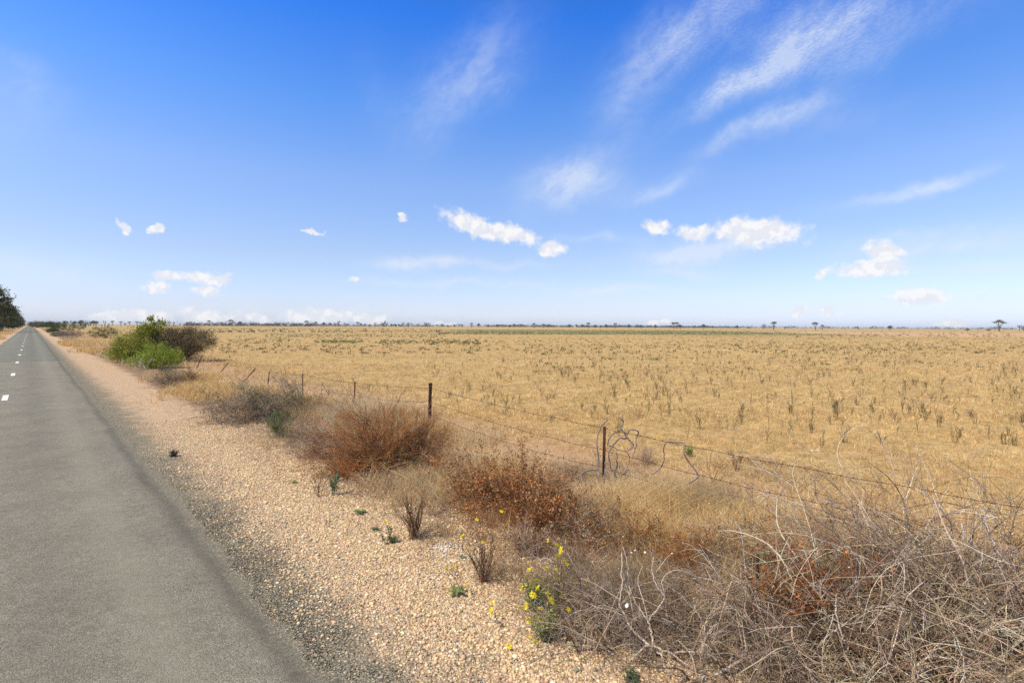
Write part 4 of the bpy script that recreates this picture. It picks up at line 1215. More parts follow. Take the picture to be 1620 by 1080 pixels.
# trees on the horizon: (px, height px, kind, distance, width factor)
left_far = [(104, 9, 'round', 560), (118, 8, 'round', 600), (128, 10, 'round', 560), (137, 9, 'thicket', 620), (148, 9, 'round', 600), (152, 8, 'round', 640)]
mid_sc = [(166, 7, 'sparse', 900), (172, 3, 'round', 900), (178, 7, 'umbrella', 900), (191, 6, 'umbrella', 900), (198, 4, 'round', 920), (205, 6, 'umbrella', 880), (217, 6, 'umbrella', 900), (268, 6, 'umbrella', 880), (275, 5, 'umbrella', 900), (284, 4, 'sparse', 950), (296, 5, 'umbrella', 900)]
line_a = []
for px in np.arange(303, 500, 8.6):
    line_a.append((px, R.uniform(5.0, 8.0), 'thicket', 1050 + R.uniform(-60, 60)))
singles = [(365, 9.5, 'umbrella', 1000), (380, 7.5, 'round', 1020), (331, 8, 'umbrella', 1010), (485, 8.5, 'umbrella', 1020), (500, 7, 'umbrella', 1000), (512, 7, 'round', 1000), (522, 5.5, 'umbrella', 1000), (530, 5.5, 'umbrella', 1000), (535, 8.5, 'sparse', 1000), (545, 5.5, 'sparse', 1000), (566, 7, 'umbrella', 980), (571, 5, 'round', 1000), (578, 4.5, 'round', 1000), (585, 4.5, 'sparse', 1000), (593, 6.5, 'sparse', 1000), (606, 9, 'sparse', 950), (611, 6, 'sparse', 950), (619, 4.5, 'round', 980), (626, 4.5, 'round', 980), (631, 4.5, 'round', 980), (638, 6, 'umbrella', 980),
           (646, 6, 'umbrella', 980), (651, 5, 'umbrella', 980), (663, 5, 'sparse', 980), (673, 6.5, 'umbrella', 980), (680, 6.5, 'sparse', 980), (691, 4, 'round', 1000), (708, 3, 'round', 1000), (719, 4, 'round', 1000), (726, 4.5, 'umbrella', 1000), (731, 4.5, 'round', 1000), (746, 6.5, 'umbrella', 820), (757, 6.5, 'round', 820), (772, 4.5, 'round', 900), (787, 5, 'round', 850), (806, 5, 'round', 800), (813, 5.5, 'umbrella', 850), (845, 7, 'umbrella', 800), (860, 6, 'umbrella', 820), (867, 5.5, 'round', 850),
           (901, 5.5, 'round', 900), (912, 5.5, 'round', 900), (921, 6, 'round', 900), (931, 8, 'umbrella', 800), (941, 5.5, 'round', 900), (950, 4.5, 'round', 900), (959, 6, 'round', 880), (973, 7.5, 'umbrella', 800), (995, 6.5, 'round', 880), (1014, 5.5, 'round', 900), (1037, 5.8, 'round', 900), (1066, 9.5, 'umbrella', 780), (1071, 9.5, 'umbrella', 790), (1076, 6.8, 'round', 780), (1099, 4, 'round', 900), (1113, 7.5, 'round', 780), (1127, 4, 'round', 1000), (1150, 4.5, 'sparse', 950), (1166, 5.5, 'round', 850), (1185, 3.5, 'thicket', 1300),
           (1207, 8.5, 'sparse', 640), (1224, 12, 'umbrella', 600), (1242, 4, 'sparse', 700), (1290, 11.5, 'umbrella', 600), (1301, 7.5, 'umbrella', 600), (1358, 4.5, 'sparse', 640), (1408, 8.5, 'round', 520), (1531, 4.2, 'round', 480), (1547, 1.8, 'round', 480), (1564, 3.6, 'round', 480), (1581, 17, 'umbrella', 520), (1613, 8, 'sparse', 700), (1619, 8, 'sparse', 700), (1574, 5, 'sparse', 1000)]
special = {
    365: 'umbrella tree rising above the left part of the far tree line', 485: 'umbrella tree at the right end of the unbroken tree line', 606: 'thin open tree standing alone between two horizon groups',
    746: 'small umbrella tree left of a round one on the horizon', 757: 'round grey tree right of a small umbrella tree on the horizon', 845: 'lone umbrella tree above the low far scrub',
    931: 'wide umbrella tree over a row of round dark trees', 1066: 'left one of two touching umbrella trees on the horizon', 1071: 'right one of two touching umbrella trees on the horizon', 1076: 'round grey tree against the touching umbrella pair',
    1113: 'round grey tree standing alone right of the umbrella pair', 1207: 'thin pale tree left of a taller umbrella tree', 1224: 'umbrella tree with bare legs right of the thin pale tree',
    1290: 'larger of two neighbouring umbrella trees right of centre', 1301: 'smaller of two neighbouring umbrella trees', 1408: 'lone round dark tree on the open paddock', 1531: 'low dark dome shrub left of the tallest umbrella tree',
    1564: 'small dark dome shrub beneath the tallest umbrella tree', 1581: 'tallest flat topped umbrella tree near the right picture edge', 1619: 'open tree cut by the right picture edge', 166: 'thin tree left of the small umbrella trees beyond the green clump',
    1358: 'tiny open shrub left of the lone round tree', 1242: 'tiny grey shrub between two umbrella trees', 1166: 'small dark round tree left of the thin pale one'}
kn = {'umbrella': ('umbrella_tree', 'small umbrella shaped tree standing on the flat horizon', 'umbrella trees on the horizon'), 'round': ('round_tree', 'small round dark tree standing on the flat horizon', 'round trees on the horizon'),
      'sparse': ('open_tree', 'small open crowned thin tree standing on the flat horizon', 'open trees on the horizon'), 'thicket': ('mallee_tree', 'wide low grey green tree in the unbroken far tree line', 'trees of the far tree line')}
for (px, hp, kd, D) in left_far + mid_sc + line_a + singles:
    g = gd(px, D)
    h = (hp * 1.12 + .5) * D / F
    nm, lb, gp = kn[kd]
    if (px, hp, kd, D) in left_far and kd != 'thicket': lb, gp = 'dark round tree in the group left of the small umbrella trees', 'round trees left of the umbrella trees'
    sp = special.get(int(px)) if (px, hp, kd, D) in singles + mid_sc else None
    place_tree(kd, nm, g, h, sp or lb, None if sp else gp, {'umbrella': 1.0, 'round': 1.0 if px not in (1531, 1564) else 1.9, 'sparse': .9, 'thicket': 1.1}[kd])

# far scrub too small to count
mb = MB()
n = 26000
px = R.uniform(700, 1680, n)
px = np.where(R.random(n) < .5, R.uniform(770, 1170, n), px)
D = R.uniform(1700, 2600, n)
cl = vnoise(px * .11, px * 0, 81) * .6 + vnoise(px * .45, px * 0, 82) * .4
k = cl > R.uniform(.15, .75, n)
px, D, cl = px[k], D[k], cl[k]; n = len(px)
dirx = (px - 810) / F
p = np.stack([dirx * D + R.normal(0, 3, n), D, R.random(n) * (3 + 7.5 * cl)], 1)
mb.leaves(p, sph(n), R.uniform(2, 4.5, n), R.uniform(1.5, 3, n), pick_col([(.08, .085, .055), (.11, .11, .08)], n, .15))
n = 9000
px = R.uniform(290, 720, n); D = R.uniform(1300, 1700, n)
cl = vnoise(px * .2, px * 0, 85); k = cl > R.uniform(.1, .9, n); px, D, cl = px[k], D[k], cl[k]; n = len(px)
p = np.stack([(px - 810) / F * D, D, R.random(n) * (2 + 6 * cl)], 1)
mb.leaves(p, sph(n), R.uniform(1.5, 3.5, n), R.uniform(1.2, 2.4, n), pick_col([(.075, .08, .05), (.10, .10, .07)], n, .15))
tag(mb.build('distant_scrub', M_LEAF), kind='stuff')

# ------------------------------------------------------------------ paddock weeds
WC = [(.17, .13, .06), (.22, .165, .08), (.12, .10, .05), (.28, .20, .10)]
WG = [(.15, .165, .06), (.2, .2, .08), (.11, .125, .05)]


def weed_mesh(h, n0, lean, leafn, cols):
    mb = MB()
    base = np.concatenate([R.normal(0, .025, (n0, 2)), np.zeros((n0, 1))], 1)
    d = np.concatenate([R.normal(0, lean, (n0, 2)), np.ones((n0, 1))], 1)
    P = grow(base, d, h * R.uniform(.6, 1.05, n0), 6, .07)
    mb.tubes(P, radii(n0, 6, .0042, .0022), pick_col(cols, n0, .15))
    s1, d1, _ = children_of(P, 4, .28, .6, .3)
    P1 = grow(s1, d1, h * R.uniform(.12, .35, len(s1)), 4, .08)
    mb.tubes(P1, radii(len(s1), 4, .0026, .0015), pick_col(cols, len(s1), .15))
    al = np.concatenate([P.reshape(-1, 3), P1.reshape(-1, 3), P1.reshape(-1, 3)])
    i = R.integers(0, len(al), leafn)
    dl = sph(leafn); dl[:, 2] += .8
    mb.leaves(al[i], dl, 0.026 * R.uniform(.5, 1.4, leafn), .010, pick_col(cols, leafn, .2))
    return mb


protos = []
for i in range(9):
    cols = WC if i % 3 else WG
    mbw = weed_mesh(.5, [4, 7, 3, 6, 9, 5, 4, 8, 3][i], [.08, .14, .05, .18, .16, .10, .07, .2, .07][i], [90, 150, 60, 130, 200, 120, 80, 220, 60][i], cols)
    protos.append((mbw, mbw.mesh('weed', M_LEAF), i % 3 == 0))


def weed_density(px, py):
    d = .10 + .9 * np.clip((px - 560) / 420, 0, 1)
    d *= np.clip((705 - py + (px - 900) * .05) / 60, 0, 1)
    d *= np.clip(2.6 * fbm(px * .011, py * .05, 91) - .55, .06, 1.6)
    return d


n = 9000
# rather even over the picture near by, thinning out far off
D = 10.0 * (150 / 10.0) ** (R.random(n) ** 1.0)
px = R.uniform(-10, 1640, n)
py = 516 + F * H / D
k = (R.random(n) < weed_density(px, py) * np.clip(D / 28, .12, 1) * .62)
px, D = px[k], D[k]
p2 = np.stack([(px - 810) / F * D, D], 1)
k = toU(p2) > 9.6
p2 = p2[k]; D = D[k]
spec = [(1285, 668, 1.15), (1430, 640, .8), (972, 622, 1.0), (1085, 655, 1.1), (1250, 655, 1.0), (1333, 700, .7), (1535, 660, 1.2), (1452, 684, .9), (1365, 610, 1), (1160, 640, .9), (1550, 690, .9), (930, 615, .8), (1395, 705, .8), (1170, 735, .9), (1510, 655, .8), (1290, 605, .8), (1204, 640, 1.0), (1095, 612, 1.0), (1215, 655, .9)]
for (a, b, s) in spec:
    q = G(a, b)[:2]; p2 = np.concatenate([[q], p2]); D = np.concatenate([[q[1]], D])
order = np.argsort(D); p2 = p2[order]; D = D[order]
print('weeds', len(p2))
WLAB = {True: ('olive green weed with leafy upright stems in the stubble', 'olive green weeds in the stubble'), False: ('dark brown dead weed with thin upright stems in the stubble', 'brown dead weeds in the stubble')}
for i in range(min(285, len(p2))):
    j = int(R.integers(0, 9)); s = R.uniform(.35, .8)
    o = bpy.data.objects.new('paddock_weed', protos[j][1]); COL.objects.link(o)
    o.location = (p2[i, 0], p2[i, 1], 0); o.rotation_euler = (0, 0, R.uniform(0, 6.28)); o.scale = (s * R.uniform(.8, 1.3),) * 2 + (s,)
    tag(o, WLAB[protos[j][2]][0], 'weed', WLAB[protos[j][2]][1])
mb = MB()
rest = p2[285:]
for i in range(len(rest)):
    j = int(R.integers(0, 9)); src = protos[j][0]; s = R.uniform(.35, .8)
    n0 = mb.n; off = np.array([rest[i, 0], rest[i, 1], 0], np.float32); a = R.uniform(0, 6.28)
    rot = np.array([[cos(a), sin(a), 0], [-sin(a), cos(a), 0], [0, 0, 1]], np.float32)
    for V_, C_ in zip(src.V, src.C):
        mb.V.append(V_ @ rot * s * 1.05 + off); mb.C.append(C_)
    for F_ in src.F: mb.F.append(F_ + n0)
    mb.n += src.n
# low green and dun tufts far out
spots = []
for (x0, x1, y0, y1, k_, cols, sz) in ((360, 575, 534, 543, 110, WG, .2), (500, 575, 538, 543, 90, [(.13, .18, .05)], .2), (600, 760, 538, 545, 160, WG, .25), (420, 700, 528, 533, 260, WG, .25), (900, 1500, 545, 552, 160, WC, .16), (1240, 1620, 521, 524, 300, [(.2, .19, .08)], .3), (743, 764, 550, 556, 14, [(.17, .21, .06)], .16), (856, 874, 556, 561, 9, [(.17, .21, .06)], .16), (953, 972, 564, 569, 9, [(.17, .21, .06)], .14), (1028, 1047, 567, 573, 8, [(.17, .21, .06)], .14), (690, 1240, 521, 529, 2200, [(.17, .175, .065), (.14, .15, .055), (.26, .23, .10)], .32), (1240, 1620, 523, 533, 200, [(.16, .12, .06)], .4), (330, 700, 518, 526, 500, [(.2, .16, .08), (.14, .13, .06)], .5), (350, 1620, 530, 560, 900, WC + WG, .22), (830, 1600, 560, 590, 120, WG, .15)):
    n = k_ * 8
    a = R.uniform(x0, x1, k_); b = R.uniform(y0, y1, k_)
    q = np.stack([G(x_, y_)[:2] for x_, y_ in zip(a, b)])
    i = np.repeat(np.arange(k_), 8)
    hh = sz * R.uniform(.4, 1.2, n)
    mb.blades(np.concatenate([q[i] + R.normal(0, sz * .6, (n, 2)), np.zeros((n, 1))], 1), hh, sz * .35, R.normal(0, .5, (n, 2)) * hh[:, None], pick_col(cols, n, .2))
tag(mb.build('distant_weeds', M_LEAF), kind='stuff')

# ------------------------------------------------------------------ small verge plants
def stem_plant(name, loc, h, n0, lean, cols, leafc, nleaf, label, cat='weed', leaf=(.02, .006), flowers=None, wig=.06, r0=.003, group=None, kids=6):
    root = empty(name, (loc[0], loc[1], 0)); tag(root, label, cat, group)
    base = np.concatenate([R.normal(0, .02, (n0, 2)), np.zeros((n0, 1)) - .005], 1)
    d = np.concatenate([R.normal(0, lean, (n0, 2)), np.ones((n0, 1))], 1)
    P = grow(base, d, h * R.uniform(.65, 1.08, n0), 8, wig)
    st = MB(); st.tubes(P, radii(n0, 8, r0, r0 * .4), pick_col(cols, n0, .12), 4)
    s1, d1, _ = children_of(P, kids, .4, .4, .2)
    P1 = grow(s1, d1, h * R.uniform(.1, .35, len(s1)), 5, wig)
    st.tubes(P1, radii(len(s1), 5, r0 * .45, r0 * .25), pick_col(cols, len(s1), .12))
    st.build('stems', M_TWIG, root)
    if nleaf:
        al = np.concatenate([P[:, 2:].reshape(-1, 3), P1.reshape(-1, 3), P1.reshape(-1, 3)])
        i = R.integers(0, len(al), nleaf); dl = sph(nleaf); dl[:, 2] += .7
        lf = MB(); lf.leaves(al[i] + R.normal(0, .004, (nleaf, 3)), dl, leaf[0] * R.uniform(.5, 1.4, nleaf), leaf[1], pick_col(leafc, nleaf, .18))
        lf.build('foliage', M_LEAF, root)
    return root, P


BST = [(.16, .075, .045), (.22, .11, .07), (.12, .055, .035)]
stem_plant('stalky_weed', G(655, 852), .52, 26, .22, BST, [(.16, .15, .06), (.12, .11, .045)], 900, 'tall red brown multi stemmed weed with olive tips on the gravel', leaf=(.018, .005), kids=9, r0=.0042)
pl2, P_ = stem_plant('stalky_weed', G(764, 920), .45, 20, .26, BST, [(.14, .15, .06)], 520, 'red brown stalky weed carrying a few yellow flowers', leaf=(.018, .005), kids=8, r0=.004)
stem_plant('stalky_weed', G(505, 785), .33, 8, .18, BST, [(.2, .14, .08)], 120, 'thin brown weed beside a small thistle at the gravel edge', leaf=(.02, .008), r0=.003)
stem_plant('thistle', G(527, 783), .36, 6, .12, [(.14, .18, .10)], [(.16, .2, .10), (.22, .26, .14)], 260, 'small blue green thistle beside the thin brown weed', 'thistle', leaf=(.05, .015), r0=.004)
stem_plant('twig_weed', G(520, 836), .16, 3, .08, BST, [(.18, .16, .1)], 50, 'single short twig standing on open gravel', leaf=(.015, .006), r0=.0025)
pl3, P_ = stem_plant('stalky_weed', G(610, 862), .2, 3, .06, [(.2, .16, .1)], [(.12, .16, .07)], 120, 'short stem with one yellow flower beside a green tuft', leaf=(.03, .01), r0=.0035)
stem_plant('dark_tuft', G(274, 722), .13, 26, .5, [(.08, .07, .04)], [(.055, .06, .03), (.12, .08, .05)], 520, 'dark tuft alone on the seal edge of the gravel', 'tuft', leaf=(.03, .008), r0=.003)
stem_plant('green_tuft', G(621, 858), .08, 14, .5, [(.1, .16, .05)], [(.15, .24, .05), (.2, .28, .07)], 300, 'small feathery green tuft beside the short flowering stem', 'tuft', leaf=(.03, .007), r0=.002)
stem_plant('green_tuft', G(1090, 722), .2, 30, .35, [(.15, .2, .06)], [(.2, .28, .06)], 400, 'fresh green tuft under the arched vine', 'tuft', leaf=(.05, .008), r0=.002)
stem_plant('green_tuft', G(1000, 1074), .06, 30, 1.0, [(.2, .22, .12)], [(.15, .19, .09), (.2, .23, .13)], 1200, 'flat grey green mat on gravel at the bottom picture edge', 'tuft', leaf=(.018, .007), r0=.0015)
for (px, py, h_, lb) in ((1128, 770, .55, 'thin bare reddish shrub beyond the second wire'), (1165, 745, .5, 'thin dark twiggy shrub behind the top wire'), (1350, 830, .45, 'reddish stalks poking above the top wire'), (1190, 800, .4, 'brown stalks between the lower wires'), (780, 745, .3, 'low brown twiggy plant between the two fence posts'), (690, 745, .3, 'brown twiggy plant right of the rusty dome'), (905, 760, .3, 'brown stalks left of the thin post'), (1010, 600 + 60, .35, 'lone dry stalks in the near stubble')):
    stem_plant('dry_stalks', G(px, py), h_, 9, .4, BST, [(.24, .14, .07)], 90, lb, 'stalks', leaf=(.02, .008), r0=.0035, wig=.1)


def rosette(loc, rad, n, cols, label, up=.35):
    mb = MB()
    a = np.linspace(0, 2 * pi, n, False) + R.normal(0, .25, n)
    for k in range(n):
        L = rad * R.uniform(.6, 1.1); w = L * .38; d = np.array([cos(a[k]), sin(a[k]), 0]); s = np.array([-sin(a[k]), cos(a[k]), 0]); u_ = R.uniform(.5, 1.3) * up
        rows_ = []
        for q in range(7):
            f = q / 6; ww = w * .5 * (sin(pi * min(f * .93 + .07, 1)) ** .8) * (1 + .28 * (-1) ** q)
            c0 = d * L * f + np.array([0, 0, L * u_ * sin(f * 2.2) + .008])
            rows_ += [c0 - s * ww + [0, 0, ww * .35], c0, c0 + s * ww + [0, 0, ww * .35]]
        i = np.arange(6)[:, None] * 3
        mb.add(np.array(rows_), np.concatenate([i + [0, 1, 4, 3], i + [1, 2, 5, 4]]), pick_col(cols, 1, .15)[0])
    o = mb.build('rosette_weed', M_LEAF, loc=(loc[0], loc[1], 0), smooth=True); o.location = tuple(loc)
    return tag(o, label, 'weed')


GR = [(.13, .22, .05), (.18, .28, .07), (.10, .17, .045)]
rosette(G(570, 812), .105, 12, GR, 'dark green lobed leaf rosette alone on the gravel')
rosette(G(592, 838), .07, 8, [(.12, .17, .09)], 'small grey green rosette left of the short flowering stem')
rosette(G(466, 764), .075, 9, GR, 'green leaf rosette high on the gravel near the brown weed')
rosette(G(722, 940), .11, 9, [(.2, .25, .07), (.28, .22, .07)], 'flat green rosette with an orange leaf on the gravel')
rosette(G(620, 883), .035, 6, GR, 'tiny green seedling on the gravel')
rosette(G(732, 883), .05, 6, GR, 'small green seedling beside the white crumbs')


def flower_mesh(r_=.013, k=5):
    mb = MB()
    for q in range(k):
        c0 = R.normal(0, r_ * .9, 3) if k > 1 else np.zeros(3); c0[2] = abs(c0[2]) * .8
        nrm = sph(1)[0]; nrm[2] = abs(nrm[2]) + .5; nrm /= np.linalg.norm(nrm)
        x = np.cross(nrm, [1, .3, 0]); x /= np.linalg.norm(x); y = np.cross(nrm, x)
        for m_ in range(4):
            a = m_ * pi / 2 + .3; d = cos(a) * x + sin(a) * y; s = -sin(a) * x + cos(a) * y
            L = r_ * .8
            V = [c0, c0 + d * L * .45 + s * L * .28 + nrm * L * .15, c0 + d * L * .95 + s * L * .3 + nrm * L * .1, c0 + d * L * 1.05 + nrm * L * .05, c0 + d * L * .95 - s * L * .3 + nrm * L * .1, c0 + d * L * .45 - s * L * .28 + nrm * L * .15]
            mb.add(np.array(V), [(0, 1, 2, 3), (0, 3, 4, 5)], (.88, .76, .02) if R.random() < .7 else (.85, .66, .015))
    return mb.mesh('flower', M_PETAL)


FM = [flower_mesh(.017, k) for k in (4, 8, 12, 1)]


def flowering(name, base_px, D, flowers, label, ns, leafn, cols):
    """flowers: (px, py, size index) in the photograph, all on stems rooted at one foot"""
    g0 = G(*base_px); root = empty(name, tuple(g0)); tag(root, label, 'flower')
    st = MB(); pts = []
    for (x, y, k) in flowers:
        p = at(x, y, g0[1] + R.uniform(-.16, .16)) - g0; p[2] = max(p[2], .03); pts.append((p, k))
    K = 9; s = np.linspace(0, 1, K)[:, None]
    for (p, k) in pts:
        b = np.append(R.normal(0, .018, 2), 0); m_ = b * .4 + p * .6; m_[:2] = b[:2] * .5 + p[:2] * .5 + R.normal(0, .02, 2); m_[2] = p[2] * .62
        P = b * (1 - s) ** 2 + 2 * m_ * s * (1 - s) + p * s ** 2
        st.tubes(P[None], np.linspace(.003, .0014, K)[None], pick_col(cols, 1, .1), 4)
        f = bpy.data.objects.new('flower', FM[k]); COL.objects.link(f); f.parent = root; f.location = tuple(p); f.rotation_euler = (R.normal(0, .3), R.normal(0, .3), R.uniform(0, 6))
        sc_ = R.uniform(.85, 1.25); f.scale = (sc_,) * 3
    if ns:
        P = grow(np.concatenate([R.normal(0, .03, (ns, 2)), np.zeros((ns, 1))], 1), np.concatenate([R.normal(0, .35, (ns, 2)), np.ones((ns, 1))], 1), R.uniform(.1, .36, ns), 6, .08)
        st.tubes(P, radii(ns, 6, .0028, .0012), pick_col(cols, ns, .15))
        i = R.integers(0, ns, leafn); kk = R.integers(0, 6, leafn); dl = sph(leafn); dl[:, 2] += .4
        lf = MB(); lf.leaves(P[i, kk], dl, .045 * R.uniform(.4, 1.4, leafn), .012, pick_col([(.22, .27, .07), (.28, .31, .09), (.15, .2, .05), (.38, .33, .12)], leafn, .18))
        lf.build('leaves', M_LEAF, root)
    st.build('stems', M_LEAF, root)
    return root


z6 = lambda l: [(480 + x / 3.24, 780 + y / 3.24, k) for x, y, k in l]
flowering('wildflower', (865, 1012), 0, z6([(1265, 555, 2), (1215, 598, 2), (1142, 585, 1), (1207, 650, 1), (1352, 597, 1), (1160, 735, 1), (1115, 592, 0), (1150, 660, 0), (1255, 675, 0), (1187, 770, 0)]), 'yellow flowering plant in front on bare gravel', 18, 420, [(.14, .18, .06), (.2, .2, .09)])
flowering('wildflower', (850, 962), 0, z6([(1197, 455, 2), (1140, 475, 2), (1165, 465, 1), (1200, 490, 1), (1175, 528, 2), (1252, 515, 1), (1325, 528, 1), (1160, 395, 1), (1292, 500, 0), (1125, 485, 0), (1250, 385, 0), (1300, 445, 0), (1330, 490, 0)]), 'leafy plant with the densest cluster of yellow flowers', 26, 900, [(.10, .15, .05), (.14, .17, .07)])
flowering('wildflower', (885, 950), 0, z6([(1295, 270, 2), (1320, 300, 1), (1335, 350, 1), (1350, 368, 1), (1253, 247, 0), (1310, 328, 0), (1445, 450, 0), (1290, 395, 0)]), 'tall yellow flower stems leaning on the grey brambles', 8, 120, [(.14, .18, .07)])
flowering('wildflower', (782, 985), 0, z6([(965, 560, 1), (965, 608, 1)]), 'two small yellow flowers on one stem over gravel', 0, 0, [(.16, .2, .08)])
flowering('wildflower', (812, 1046), 0, z6([(1052, 825, 1)]), 'single yellow flower nearest the camera on gravel', 0, 0, [(.16, .2, .08)])
flowering('wildflower', (735, 940), 0, z6([(732, 388, 1), (785, 378, 0), (848, 475, 0)]), 'yellow flowers on thin stems above the flat rosette', 0, 0, [(.14, .18, .08)])
for (r_, lst) in ((pl2, [(1013, 98, 0), (886, 140, 0), (812, 222, 1), (920, 256, 0), (852, 315, 0)]), (pl3, [(417, 147, 1)])):
    for (x, y, k) in z6(lst):
        f = bpy.data.objects.new('flower', FM[k]); COL.objects.link(f); f.parent = r_
        p = at(x, y, r_.location.y + .02); f.location = tuple(p - np.array(r_.location)); f.rotation_euler = (.2, .1, 1.0)


# ------------------------------------------------------------------ snails
def snail():
    mb = MB(); K = 30; a = np.linspace(0, 4.6 * pi, K); f = np.linspace(0, 1, K)
    rr_ = .0062 * f ** 1.2 + .0006
    P = np.stack([np.cos(a) * rr_, np.sin(a) * rr_, .006 * (1 - f)], 1)
    mb.tubes(P[None], (.0012 + .0036 * f)[None], np.array([(.80, .74, .64)]), 8)
    return mb.mesh('snail_shell', M_SHELL, True)


SM = snail()
big_s = [z4([(412, 530)])[0], z5([(20, 660)])[0], z5([(492, 740)])[0], z5([(424, 968)])[0], z5([(237, 560)])[0], z5([(366, 590)])[0], z5([(105, 620)])[0], z5([(115, 445)])[0], z5([(972, 410)])[0], z4([(540, 150)])[0], z4([(445, 150)])[0], z4([(735, 160)])[0]]
cnt = 0


def put_snail(p, s):
    o = bpy.data.objects.new('snail_shell', SM); COL.objects.link(o); o.location = tuple(p); o.rotation_euler = tuple(R.uniform(0, 6, 3)); o.scale = (s,) * 3
    tag(o, 'tiny white snail shell clinging to a dead stem', 'snail', 'white snail shells on dead stems')


for i, (x, y) in enumerate(big_s):
    put_snail(at(x, y, 3.85 if i in (0, 3) else 4.35), 1.05 if i else 1.7)
for i in range(130):
    a = R.random()
    if a < .4: x, y = R.normal(960, 60), R.normal(840, 35)
    elif a < .7: x, y = R.normal(1180, 60), R.normal(850, 30)
    else: x, y = R.normal(640, 50), R.normal(700, 22)
    g0 = G(x, y); z = R.uniform(.1, .4); D_ = g0[1] * (H - z) / H
    put_snail(at(x, y, D_), R.uniform(.45, .85) * (1.0 + .35 * (g0[1] > 7)))

# ------------------------------------------------------------------ sun, sky, clouds
SUN_EL, SUN_AZ = radians(56), radians(-118)      # azimuth from +Y towards +X: high, left and a little behind
sd = Vector((sin(SUN_AZ) * cos(SUN_EL), cos(SUN_AZ) * cos(SUN_EL), sin(SUN_EL)))
ld = bpy.data.lights.new('sun', 'SUN'); lo = bpy.data.objects.new('sun', ld); COL.objects.link(lo)
ld.energy = 4.1; ld.angle = radians(.6); ld.color = (1, .92, .74)
lo.rotation_euler = sd.to_track_quat('Z', 'Y').to_euler(); lo.location = (0, 0, 50)

w = bpy.data.worlds.new("World"); SC.world = w; w.use_nodes = True
nt = w.node_tree; g = NG(nt)
bg = nt.nodes['Background']
sky = N(nt, 'ShaderNodeTexSky', sky_type='NISHITA', sun_disc=False, sun_elevation=SUN_EL, sun_rotation=SUN_AZ, air_density=1.0, dust_density=.6, ozone_density=2.0)
tc = N(nt, 'ShaderNodeTexCoord')
sep = N(nt, 'ShaderNodeSeparateXYZ'); g.put(sep.inputs[0], tc.outputs['Generated'])
el_ = g.m('ARCSINE', sep.outputs[2]); az_ = g.m('ARCTAN2', sep.outputs[0], sep.outputs[1])
ae = g.xyz(az_, el_, 0.0)
S = 2.4
EXPO = .35
k_ = 2 ** EXPO
# bluer in view, paler low down; warmth added above the frame tints ambient light
cr = [(0, (1.40, 1.60, 2.45)), (2.2, (1.38, 1.43, 2.0)), (7.3, (1.48, 1.44, 1.68)), (15, (1.45, 1.60, 2.0)), (22.5, (.86, 1.48, 2.32)), (30.5, (.33, 1.16, 2.55)), (40, (.45, .85, 1.5)), (55, (1.3, .98, .75)), (90, (1.5, 1.08, .75))]
fac = g.ramp(g.m('DIVIDE', el_, radians(90)), [(a / 90, tuple(x / k_ / S for x in c)) for a, c in cr])
skyc = g.v('MULTIPLY', sky.outputs[0], g.v('SCALE', fac, None, S * .1 / .1))


def pxdir(px, py):
    d = ray(px, py).normalized()
    return atan2(d.x, d.y), asin(d.z)


def blob(px, py, rx, ry, rot, vec):
    a, e = pxdir(px, py); c_, s_ = cos(radians(rot)), sin(radians(rot))
    a1, e1 = pxdir(px + 2 * c_, py - 2 * s_); a2, e2 = pxdir(px - 2 * s_, py - 2 * c_)
    k1 = sqrt((a1 - a) ** 2 + (e1 - e) ** 2) / 2; k2 = sqrt((a2 - a) ** 2 + (e2 - e) ** 2) / 2
    mp = N(nt, 'ShaderNodeMapping', vector_type='TEXTURE')
    mp.inputs['Location'].default_value = (a, e, 0); mp.inputs['Rotation'].default_value = (0, 0, atan2(e1 - e, a1 - a)); mp.inputs['Scale'].default_value = (max(k1 * rx, 1e-3), max(k2 * ry, 1e-3), 1)
    g.put(mp.inputs['Vector'], vec)
    return mp.outputs[0]


wn = g.noise(ae, 22, 3, .6, True); wn2 = g.noise(ae, 90, 3, .6, True)
wv = g.v('ADD', ae, g.v('ADD', g.v('SCALE', g.v('SUBTRACT', wn, (.5, .5, .5)), None, .035), g.v('SCALE', g.v('SUBTRACT', wn2, (.5, .5, .5)), None, .012)))
cum = [(1198, 366, 72, 21, 0), (1103, 369, 32, 13, 5), (1040, 361, 22, 11, -10), (1383, 426, 66, 13, 0), (1398, 402, 32, 17, 0), (1452, 473, 48, 11, 0), (1264, 493, 14, 8, 0), (1312, 494, 15, 7, 0), (1300, 432, 9, 7, 0),
       (745, 354, 44, 15, -18), (800, 369, 52, 14, -12), (872, 392, 20, 12, 0), (194, 360, 8, 13, 25), (248, 360, 12, 7, 0), (638, 343, 7, 5, 0), (495, 366, 12, 5, 0), (560, 446, 9, 5, 0), (260, 439, 28, 8, 0), (330, 439, 38, 10, 0), (244, 456, 20, 7, 0), (331, 459, 22, 8, 0),
       (200, 500, 60, 11, 0), (250, 503, 22, 13, 0), (333, 502, 50, 12, 0), (408, 505, 22, 8, 0), (510, 502, 66, 12, 0), (578, 505, 34, 9, 0), (1505, 514, 30, 6, 0), (700, 511, 26, 5, 0), (1040, 510, 16, 4, 0)]
cur = None
for (x, y, rx, ry, ro) in cum:
    L = g.v('LENGTH', blob(x, y, rx * 1.12, ry * 1.15, ro, wv))
    if cur is None: cur = L
    else:
        cur = g.m('MINIMUM', cur, L)
fb_ = g.noise(ae, 48, 5, .58)
den = g.m('ADD', cur, g.m('MULTIPLY', g.m('SUBTRACT', fb_, .5), 1.15))
cden = g.ss(den, 1.2, .5)
ae_up = g.v('ADD', ae, (-.004, .014, 0))
